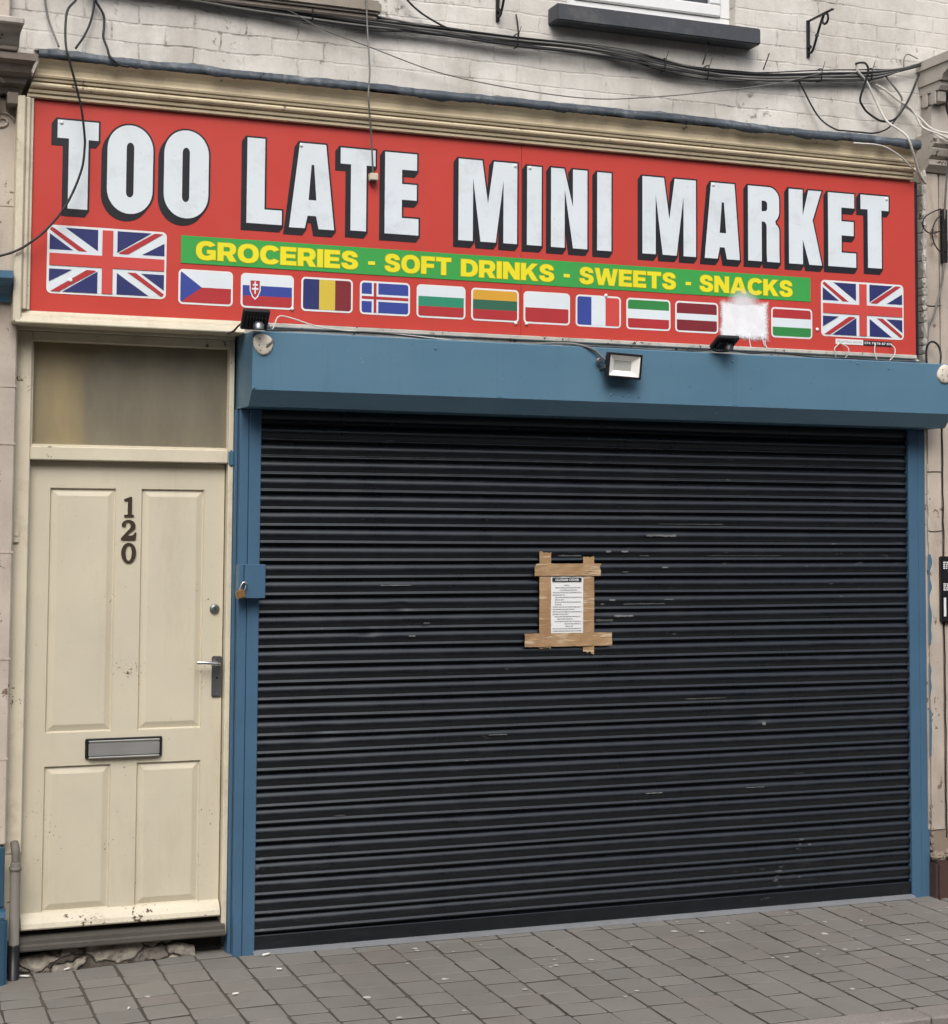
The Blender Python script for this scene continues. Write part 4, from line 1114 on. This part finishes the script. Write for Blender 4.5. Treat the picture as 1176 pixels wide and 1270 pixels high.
for i, P in FL.items():
    z0, z1 = fz(i); flag(FX[i], FX[i]+.2385-.0003*i, z0, z1, P)
M['blotch'] = mat_blotch(3.368-2.17, 2.885-2.76, .116, .075)
bl = B()
bl.poly([rrect(3.20, 3.535, 2.775, 3.06, .03)], YS-.0068, 0)
blotch = bl.build('paint_blotch', 'blotch', sg)
dp = B()
for x, z0, z1 in ((3.395, 2.82, 2.745), (3.470, 2.82, 2.76), (3.484, 2.79, 2.752), (3.30, 2.82, 2.79)):
    dp.tube([(x, YS-.006, z0), (x+.002, YS-.0065, (z0+z1)/2), (x+.012, YS-.006, z1)], .0028, 6, 0, 3)
dp.build('drip', 'f_edge', blotch)
stk = B()
stk.box(3.893, 4.055, YS-.0032, YS-.0012, 2.7925, 2.8185, mi=0); stk.box(4.0555, 4.224, YS-.0031, YS-.0012, 2.7915, 2.8165, mi=1)
text_bm('PRINTING SIGNS', 3.901, 4.046, 2.7995, 2.8115, YS-.0038, .012, 2, stk); text_bm('074 79 78 87 87', 4.062, 4.218, 2.7985, 2.8105, YS-.0038, .012, 0, stk)
stk.build('maker_sticker', ['f_edge', 'black', 'ink_grey'], sg)

# ------------------------------------------------------------------ lamps
def tilt(c, ax, ang): return Matrix.Translation(c) @ Matrix.Rotation(R(ang), 4, ax) @ Matrix.Translation([-q for q in c])
fd = thing('floodlight', 'rectangular floodlight with black rim and white reflector on the blue shutter box', 'floodlight', (2.595, -.283, 2.61))
FT = tilt((2.595, -.33, 2.61), 'Y', 2.2) @ tilt((2.595, -.33, 2.61), 'X', 7)
h = B(); x0, x1, z0, z1, yf = 2.508, 2.682, 2.552, 2.668, -.362
e = .011
h.box(x0, x1, yf, yf+.030, z0, z0+e, bev=.002, mat=FT); h.box(x0, x1, yf, yf+.030, z1-e, z1, bev=.002, mat=FT)
h.box(x0, x0+e, yf+.0005, yf+.0295, z0+e, z1-e, bev=.002, mat=FT); h.box(x1-e, x1, yf+.0005, yf+.0295, z0+e, z1-e, bev=.002, mat=FT)
h.box(x0+.010, x1-.010, yf+.031, yf+.060, z0+.010, z1-.010, bev=.006, mat=FT)
h.build('housing', 'black_metal', fd)
rf_ = B()
i0 = [(x0+e, z0+e), (x1-e, z0+e), (x1-e, z1-e), (x0+e, z1-e)]; o1 = [(x0+.043, z0+.036), (x1-.043, z0+.036), (x1-.043, z1-.036), (x0+.043, z1-.036)]
va = [rf_.bm.verts.new(FT @ Vector((p[0], yf+.003, p[1]))) for p in i0]; vb_ = [rf_.bm.verts.new(FT @ Vector((p[0], yf+.028, p[1]))) for p in o1]
for k in range(4): rf_.bm.faces.new((va[k], va[(k+1) % 4], vb_[(k+1) % 4], vb_[k]))
refl = rf_.build('reflector', 'reflector', fd)
dd = B(); dd.box(x0+.0435, x1-.0435, yf+.0275, yf+.030, z0+.0365, z1-.0365, mat=FT); dd.build('diode_plate', 'lamp_lens', refl)
br = B(); br.box(2.500, 2.506, -.345, -.284, 2.595, 2.612, bev=.001); br.box(2.684, 2.690, -.345, -.284, 2.595, 2.612, bev=.001); br.box(2.500, 2.690, -.287, -.2825, 2.590, 2.616, bev=.001)
br.lathe([(.014, 0), (.014, -.010), (.010, -.014)], (2.490, -.300, 2.632), 'y', 16)
br.build('bracket', 'steel', fd)

def uplight(cx, base_z, label, flat):
    u = thing('uplight', label, 'floodlight', (cx, -.25, 2.70), 'small black lamps pointing up at the sign')
    c = (cx, -.33, base_z)
    ang = 38 if not flat else 62
    T = tilt(c, 'X', ang)
    b_ = B(); b_.box(cx-.058, cx+.058, c[1]-.016, c[1]+.004, c[2]-.048, c[2]+.048, bev=.004, mat=T)
    for k in range(7): b_.box(cx-.040+k*.0128, cx-.036+k*.0128, c[1]-.030, c[1]-.016, c[2]-.036, c[2]+.020, mat=T)
    b_.build('housing', 'black_metal', u)
    g_ = B(); g_.box(cx-.050, cx+.050, c[1]+.0045, c[1]+.0062, c[2]-.040, c[2]+.040, mat=T); g_.build('lens', 'lamp_lens', u)
    k_ = B(); k_.tube([(cx-.052, c[1], c[2]), (cx-.050, c[1]+.02, c[2]-.035), (cx-.02, c[1]+.045, 2.704), (cx+.02, c[1]+.045, 2.704), (cx+.050, c[1]+.02, c[2]-.035), (cx+.052, c[1], c[2])], .004, 6, 0, 3)
    k_.lathe([(.022, -.03), (.024, -.012), (.016, .0)], (cx+.012, c[1]-.018, c[2]-.016), 'z', 14)
    k_.build('bracket', 'steel' if not flat else 'black_metal', u)
uplight(.868, 2.742, 'small black uplight on the left end of the blue box, beneath the second small flag', False)
uplight(3.130, 2.748, 'small black uplight on the blue box beneath the white painted-over flag', True)

def filler_blob(cx, cz, seed, label):
    r_ = random.Random(seed); b_ = B()
    n = 44; rings = []
    rad = [1+.05*math.sin(2*i*2*math.pi/n+seed)+.05*math.sin(3*i*2*math.pi/n+seed*2)+r_.uniform(-.025, .025) for i in range(n)]
    for k, (s_, yy) in enumerate(((1, -.2826), (.97, -.289), (.80, -.2935), (.4, -.2945))):
        rings.append([b_.bm.verts.new((cx+.044*s_*rad[i]*math.cos(2*math.pi*i/n), yy+r_.uniform(-.001, .001), cz+.046*s_*rad[i]*math.sin(2*math.pi*i/n))) for i in range(n)])
    for q in range(3):
        for i in range(n): f = b_.bm.faces.new((rings[q][i], rings[q][(i+1) % n], rings[q+1][(i+1) % n], rings[q+1][i])); f.smooth = True
    b_.bm.faces.new(rings[-1])
    for x, z in ((-.020, -.006), (.015, -.002), (-.018, .022), (-.014, -.028)): b_.lathe([(.0035, 0), (.0035, -.0012)], (cx+x, -.2946, cz+z), 'y', 8, 1)
    b_.tube([(cx+.012, -.297, cz-.012), (cx+.022, -.2985, cz), (cx+.036, -.297, cz+.012), (cx+.040, -.294, cz+.024)], .004, 6, 1, 4)
    tag(b_.build('fixing_plate', ['blob_white', 'cable_grey'], loc=(cx, -.2826, cz), recalc=True), label, 'fixing plate', 'round cream plates on the shutter box')
filler_blob(.917, 2.640, 41, 'round chipped cream plate at the left end of the blue shutter box')
filler_blob(4.409, 2.644, 43, 'round cream plate at the right end of the blue shutter box')

# ------------------------------------------------------------------ hanging basket brackets
def basket_bracket(x, z0, z1, label, dx=.018):
    t_ = thing('hanging_bracket', label, 'bracket', (x, -.002, z0), 'black wrought iron brackets on the upper wall')
    b_ = B(); b_.box(x-.009, x+.009, -.012, -.001, z0, z1, bev=.002); b_.build('back_plate', 'black_metal', t_)
    b_ = B(); b_.box(x-.008, x+.008, -.235, -.012, z1-.010, z1-.002, bev=.002); b_.build('arm', 'black_metal', t_)
    b_ = B()
    sp = [(x, -.012, z0+.022), (x, -.040, z0+.020), (x, -.062, z0+.045), (x, -.085, z0+.085), (x, -.110, z0+.125), (x, -.135, z1-.030)]
    cu_ = [(x, -.165+.026*math.cos(a)*(1-.05*a), z1-.036+.026*math.sin(a)*(1-.05*a)) for a in [math.pi*.9-k*.55 for k in range(12)]]
    b_.tube(sp+[(x, -.150, z1-.014)], .0065, 8, 0, 5); b_.tube([(x, -.165+.026*math.cos(a), z1-.036+.026*math.sin(a)) for a in [2*math.pi*k/16 for k in range(17)]], .006, 8, 0, 0)
    b_.lathe([(.008, -.006), (.011, 0), (.008, .006)], (x, -.088, z0+.092), 'z', 10)
    b_.lathe([(.010, 0), (.010, -.014)], (x, -.012, z0+.050), 'y', 10)
    b_.build('scroll', 'black_metal', t_)
basket_bracket(3.805, 4.265, 4.457, 'black scrolled hanging bracket right of the white upper window')
basket_bracket(2.098, 4.255, 4.447, 'black hanging bracket left of the white upper window, cut by the top of the photo')

# ------------------------------------------------------------------ cables
def cable(name, label, pts, r, mat, group='loose cables on the shop front', cat='cable'):
    b_ = B(); b_.tube(pts, r, 8, 0, 6)
    return tag(b_.build(name, mat, loc=pts[0]), label, cat, group)
LOOP = [(.180, -.06, 4.175), (0.145, -0.100, 4.140), (0.123, -0.120, 4.089), (0.088, -0.140, 4.037), (0.075, -0.180, 3.949), (0.073, -0.235, 3.849), (0.091, -0.235, 3.781), (0.122, -0.215, 3.687), (0.146, -0.200, 3.601), (0.164, -0.180, 3.490), (0.165, -0.175, 3.440), (0.158, -0.170, 3.365), (0.127, -0.165, 3.268), (0.083, -0.165, 3.179), (0.019, -0.165, 3.093), (-0.048, -0.165, 3.031), (-0.103, -0.165, 2.994), (-0.166, -0.160, 2.970), (-0.261, -0.150, 2.949), (-.45, -.10, 2.93), (-.9, -.07, 2.94)]
cable('cable', 'long black cable looping down in front of the red sign across the first letter', LOOP, .0052, 'cable_black')
cable('cable', 'short black cable running from the upper left wall down to the flashing', [(.190, -.03, 4.34), (0.205, -0.030, 4.20), (0.214, -0.030, 4.126), (0.202, -0.030, 4.040), (0.174, -0.040, 3.965), (0.131, -0.090, 3.890)], .0050, 'cable_black')
cable('cable', 'black cable bending down over the flashing at upper left, pale at its end', [(.175, -.05, 4.32), (0.193, -0.050, 4.167), (0.217, -0.030, 4.127), (0.254, -0.025, 4.069), (0.257, -0.030, 4.018), (0.252, -0.050, 3.962), (0.255, -0.150, 3.887), (0.255, -0.226, 3.833), (0.292, -0.228, 3.802), (0.336, -0.226, 3.797)], .0055, 'cable_black')
cable('cable', 'pale cable on the wall at far upper left above the cornice', [(.0, -.02, 4.5), (0.004, -0.020, 4.146), (0.008, -0.020, 4.105), (0.018, -0.020, 4.043), (0.036, -0.030, 3.982), (0.062, -0.080, 3.892)], .0045, 'cable_grey')
dc = thing('drop_cable', 'thin grey cable hanging over the sign letters with a small connector on its end', 'cable', (1.42, -.08, 4.3))
b_ = B(); b_.tube([(1.415, -.05, 4.6), (1.419, -0.080, 4.308), (1.421, -0.090, 4.253), (1.427, -0.100, 4.091), (1.421, -0.155, 3.914), (1.394, -0.227, 3.801), (1.397, -0.225, 3.736), (1.422, -0.180, 3.628), (1.443, -0.140, 3.503), (1.451, -0.125, 3.450)], .0042, 8); b_.build('sheath', 'cable_grey', dc)
b_ = B(); b_.box(1.434, 1.472, -.138, -.110, 3.420, 3.452, bev=.003); b_.box(1.440, 1.448, -.135, -.114, 3.4105, 3.4195, mi=1); b_.box(1.456, 1.464, -.135, -.114, 3.4105, 3.4195, mi=1); b_.build('connector', ['cream', 'dark_void'], dc)
BUN = [(-3, -.04, 4.40), (-.6, -.05, 4.26), (.2, -.04, 4.206), (0.642, -0.040, 4.196), (0.859, -0.040, 4.186), (1.114, -0.040, 4.179), (1.433, -0.040, 4.168), (1.786, -0.040, 4.166), (2.179, -0.040, 4.164), (2.459, -0.040, 4.168), (2.755, -0.040, 4.156), (2.956, -0.040, 4.134), (3.188, -0.040, 4.122), (3.398, -0.040, 4.127), (3.583, -0.040, 4.142), (3.852, -0.040, 4.174), (4.151, -0.040, 4.205), (4.329, -0.040, 4.245), (4.44, -0.045, 4.28), (4.50, -.03, 4.305), (4.56, -.03, 4.32)]
bu = thing('cable_bundle', 'thick bundle of black and grey cables strung along the white brick wall', 'cable bundle', (2.2, -.03, 4.16))
rk = random.Random(17)
for k in range(17):
    oy, oz, ph = rk.uniform(-.015, .016), rk.uniform(-.028, .028), rk.uniform(0, 6)
    pts = []
    for i, p in enumerate(BUN):
        s_ = .55+.45*math.sin(p[0]*2.3+ph)
        if p[0] > 4.2 or i < 2: s_ *= .3
        pts.append((p[0], min(-.008, p[1]+oy*s_), p[2]+oz*s_*1.15-(.018*max(0, math.sin((p[0]-2.9)*2.2)) if k % 3 == 0 and 2.9 < p[0] < 4.2 else 0)+(.020*math.sin(p[0]*3.7+ph) if k > 13 and .3 < p[0] < 4.2 else 0)))
    b_ = B(); b_.tube(pts, rk.choice((.0032, .0040, .0052, .0060)), 7, 0, 6); b_.build('strand', 'cable_grey' if k in (3, 7, 9, 12, 15) else 'cable_black', bu)
for (x, z) in ((1.18, 4.18), (2.18, 4.165), (2.96, 4.13), (3.20, 4.12), (3.85, 4.172), (4.15, 4.205)):
    b_ = B(); b_.tube([(x+.002, -.008, z+.03), (x, -.058, z+.026), (x-.002, -.064, z-.004), (x+.001, -.050, z-.032), (x, -.010, z-.03)], .0032, 6, 0, 4)
    b_.tube([(x, -.062, z+.012), (x+.014, -.070, z+.062)], .0018, 5, 0, 0); b_.build('tie', 'cable_black', bu)
for pts, r in (([(3.172, -.05, 4.150), (3.186, -.06, 4.205), (3.20, -.062, 4.262)], .0035), ([(3.515, -.05, 4.160), (3.545, -.06, 4.245)], .003), ([(2.206, -.01, 4.18), (2.20, -.012, 4.25), (2.19, -.012, 4.30)], .0035)):
    b_ = B(); b_.tube(pts, r, 6, 0, 2); b_.build('loose_end', 'cable_black', bu)
cable('cable', 'thin dark wire sagging below the cable bundle across the brick wall', [(1.0, -.05, 4.178), (1.078, -0.050, 4.172), (1.229, -0.050, 4.108), (1.451, -0.050, 4.051), (1.792, -0.050, 3.967), (2.176, -0.050, 3.929), (2.553, -0.050, 3.920), (2.854, -0.050, 3.954), (3.210, -0.050, 4.017), (3.576, -0.050, 4.094), (3.845, -0.060, 4.175)], .0028, 'cable_grey')
cable('cable', 'black cable coming down the wall to the bundle, left of the left hanging bracket', [(1.35, -.03, 4.62), (1.50, -.035, 4.45), (1.615, -0.040, 4.314), (1.694, -0.040, 4.247), (1.786, -0.050, 4.197), (1.854, -0.050, 4.174)], .0050, 'cable_black')
cable('cable', 'stiff black cable hooked over the bundle and curving in a U at the upper right', [(4.053, -0.060, 4.245), (4.064, -0.090, 4.244), (4.087, -0.100, 4.238), (4.101, -0.100, 4.202), (4.092, -0.080, 4.139), (4.078, -0.060, 4.063), (4.104, -0.050, 4.026), (4.133, -0.050, 3.999), (4.204, -0.060, 3.962), (4.275, -0.070, 3.974), (4.335, -0.070, 4.039), (4.393, -0.060, 4.128), (4.454, -0.040, 4.239)], .0058, 'cable_black')
cable('cable', 'white cable slanting from the bundle over the right end of the cornice', [(4.060, -.05, 4.25), (4.065, -0.060, 4.208), (4.128, -0.050, 4.156), (4.187, -0.050, 4.051), (4.219, -0.085, 3.958), (4.233, -0.160, 3.902), (4.242, -0.228, 3.846), (4.283, -0.218, 3.773), (4.347, -0.170, 3.696), (4.421, -0.130, 3.639)], .0062, 'cable_white')
cable('cable', 'grey cable crossing the wall to the upper right pilaster, pale beyond the capital', [(4.199, -0.020, 4.164), (4.261, -0.030, 4.130), (4.335, -0.040, 4.080), (4.436, -0.060, 4.004), (4.486, -0.110, 3.932), (4.536, -0.200, 3.894), (4.627, -0.200, 3.890)], .0062, 'cable_white')
cable('cable', 'brownish cable dropping from the bundle behind the crossing grey cable', [(4.235, -.03, 4.235), (4.256, -0.030, 4.208), (4.328, -0.050, 4.113), (4.337, -0.052, 4.072), (4.324, -0.055, 4.021), (4.284, -0.055, 3.971)], .0055, 'cable_grey')
cable('cable', 'lower pale cable of the pair running round the right pilaster capital', [(4.332, -0.055, 4.075), (4.399, -0.060, 4.033), (4.436, -0.090, 3.945), (4.466, -0.190, 3.888), (4.533, -0.200, 3.862), (4.629, -0.200, 3.871)], .0060, 'cable_white')
cable('cable', 'dark cable sagging from the bundle down to the flashing at right', [(3.736, -0.030, 4.126), (3.836, -0.040, 3.961), (3.894, -0.100, 3.885), (3.934, -0.150, 3.866), (4.016, -0.160, 3.864), (4.116, -0.130, 3.876), (4.236, -0.080, 3.926), (4.324, -0.060, 4.021)], .0045, 'cable_black')
cable('cable', 'thin wire curl standing above the bundle at the far upper right', [(4.367, -0.030, 4.268), (4.367, -0.030, 4.298), (4.372, -0.030, 4.320), (4.392, -0.030, 4.339), (4.437, -0.030, 4.327), (4.455, -0.030, 4.322)], .0030, 'cable_grey')
cable('cable', 'pale cable lying on the right end of the cream cornice', [(3.93, -.218, 3.790), (3.981, -0.222, 3.790), (4.052, -0.222, 3.792), (4.132, -0.210, 3.785), (4.225, -0.195, 3.750), (4.278, -0.180, 3.721), (4.353, -0.150, 3.688), (4.401, -0.130, 3.654)], .0045, 'cable_white')
cable('cable', 'dark cable hanging over the front of the right pilaster capital', [(4.60, -.34, 4.62), (4.491, -0.335, 4.384), (4.465, -0.33, 4.310), (4.454, -0.32, 4.188), (4.496, -0.21, 4.033), (4.542, -0.19, 3.971)], .0050, 'cable_black')
cable('cable', 'grey cable clipped down the right pilaster beside the coiled black loops', [(4.557, -0.20, 3.934), (4.540, -0.195, 3.856), (4.555, -0.13, 3.70), (4.562, -0.090, 3.438), (4.554, -0.090, 3.185), (4.501, -0.090, 2.993), (4.463, -0.090, 2.920), (4.440, -0.100, 2.802)], .0055, 'cable_grey')
cable('cable', 'larger loop of thin black cable on the right pilaster beside the sign', [(4.534, -0.100, 3.523), (4.478, -0.110, 3.500), (4.421, -0.125, 3.469), (4.406, -0.125, 3.439), (4.408, -0.125, 3.414), (4.435, -0.125, 3.390), (4.482, -0.110, 3.391), (4.532, -0.100, 3.407)], .0036, 'cable_black')
cable('cable', 'narrower lower loop of thin black cable on the right pilaster', [(4.534, -0.105, 3.493), (4.485, -0.125, 3.453), (4.465, -0.125, 3.403), (4.467, -0.125, 3.355), (4.491, -0.125, 3.311), (4.538, -0.105, 3.287)], .0036, 'cable_black')
cable('cable', 'black cable hoop standing behind the round plate at the right end of the box', [(4.424, -0.120, 2.716), (4.422, -0.120, 2.778), (4.430, -0.130, 2.815), (4.460, -0.130, 2.825), (4.489, -0.130, 2.805), (4.496, -0.140, 2.759), (4.446, -0.200, 2.696)], .0055, 'cable_black')
cable('cable', 'grey supply cable curving over the blue box to the central floodlight', [(1.95, -.12, 2.712), (2.200, -0.150, 2.711), (2.304, -0.220, 2.712), (2.392, -0.270, 2.706), (2.464, -0.294, 2.684), (2.500, -0.300, 2.656), (2.524, -0.305, 2.634)], .0060, 'cable_grey')
cable('cable', 'thin white wire arching in front of the sign edge right of the left uplight', [(1.806, -0.200, 2.706), (1.569, -0.220, 2.716), (1.338, -0.240, 2.719), (1.173, -0.240, 2.732), (1.067, -0.160, 2.775), (1.013, -0.160, 2.776), (0.978, -0.200, 2.717), (0.937, -0.250, 2.744)], .0030, 'cable_white')
cable('cable', 'short black lead dropping from the left uplight to the cream sign frame', [(.855, -.31, 2.735), (0.835, -0.27, 2.733), (0.828, -0.200, 2.723), (0.815, -0.158, 2.704), (.79, -.156, 2.693)], .0045, 'cable_black')
cable('cable', 'black wire lying along the top of the blue box between floodlight and right uplight', [(2.362, -0.180, 2.708), (2.610, -0.200, 2.708), (2.906, -0.200, 2.706), (3.08, -0.220, 2.712), (3.122, -0.270, 2.728)], .0035, 'cable_black')
cable('cable', 'dark wire running along the box top from the right uplight to the pilaster', [(3.145, -.29, 2.735), (3.175, -0.240, 2.727), (3.332, -0.220, 2.710), (3.478, -0.200, 2.722), (3.706, -0.200, 2.708), (3.938, -0.200, 2.710), (4.127, -0.200, 2.707), (4.334, -0.180, 2.712)], .0035, 'cable_black')
cable('cable', 'black wire lying along the left part of the blue box top', [(.94, -.22, 2.706), (1.15, -.235, 2.714), (1.45, -.24, 2.716), (1.75, -.20, 2.705), (2.0, -.16, 2.704), (2.2, -.15, 2.705)], .0040, 'cable_black')
for lab, pts in (('left pale wire hoop below the maker sticker on the sign', [(3.880, -0.125, 2.712), (3.869, -0.135, 2.740), (3.863, -0.138, 2.764), (3.888, -0.130, 2.785), (3.907, -0.112, 2.796)]),
                 ('second pale wire hoop from the left below the maker sticker', [(3.927, -0.125, 2.712), (3.942, -0.140, 2.745), (3.938, -0.138, 2.775), (3.911, -0.112, 2.797)]),
                 ('third pale wire hoop below the black half of the maker sticker', [(4.123, -0.112, 2.806), (4.099, -0.138, 2.782), (4.095, -0.145, 2.748), (4.104, -0.150, 2.715)]),
                 ('rightmost pale wire hoop below the maker sticker on the sign', [(4.209, -0.112, 2.806), (4.219, -0.138, 2.780), (4.210, -0.145, 2.744), (4.176, -0.150, 2.714)])):
    cable('wire_hoop', lab, pts, .0028, 'cable_white', 'pale wire hoops under the sign', 'wire')
js = B(); js.box(4.549, 4.580, -.098, -.0705, 3.245, 3.525, bev=.003); js.box(4.553, 4.576, -.104, -.0985, 3.30, 3.36, bev=.002)
tag(js.build('cable_strip', 'black_metal', loc=(4.565, -.07, 3.38)), 'narrow black vertical strip on the right pilaster where the cable loops end', 'trunking')

# ------------------------------------------------------------------ entry panel on the right pilaster
en = thing('entry_panel', 'black panel with white markings on the right pilaster beside the blue rail', 'panel', (4.59, -.075, 1.40))
b_ = B(); b_.box(4.517, 4.68, -.100, -.071, 1.395, 1.730, bev=.005, seg=2); plate = b_.build('plate', 'black_metal', en)
b_ = B()
re_ = random.Random(2)
for z in (1.700, 1.690, 1.680, 1.670, 1.620-.03, 1.580, 1.570, 1.560):
    xx = 4.526
    while xx < 4.66:
        wl_ = re_.uniform(.006, .016); b_.box(xx, xx+wl_, -.1012, -.0995, z-.003, z+.003); xx += wl_+.005
b_.box(4.527, 4.541, -.1012, -.0995, 1.425, 1.520); b_.build('marking', 'f_edge', plate)

# ------------------------------------------------------------------ litter
def butt(x, y, ang, ln, label, kind='cigarette_butt', cat='cigarette butt', r=.004):
    b_ = B(); d = Vector((math.cos(R(ang)), math.sin(R(ang)), 0))*ln/2
    c = Vector((x, y, gz(x, y)+.0035+r))
    b_.tube([c-d, c-d*.3+Vector((0, 0, .0006)), c+d*.3, c+d], r, 8, 0, 0)
    tag(b_.build(kind, 'litter', loc=c), label, cat, 'litter on the pavement')
butt(1.014, -.097, 25, .040, 'white cigarette butt on the paving just below the left blue rail', r=.005)
butt(1.011, -.327, -20, .022, 'small white stub on the paving further out from the left blue rail')
butt(.762, -.609, 8, .026, 'lone white stub on the paving in front of the cream door')
butt(.19, .012, 35, .032, 'cigarette butt against the broken masonry under the doorstep')
butt(.010, -.03, -20, .040, 'slim pale stick on the paving right of the grey pipe foot', r=.0035)
butt(.34, -.62, 60, .014, 'tiny white scrap on the paving at the bottom left of the photo')
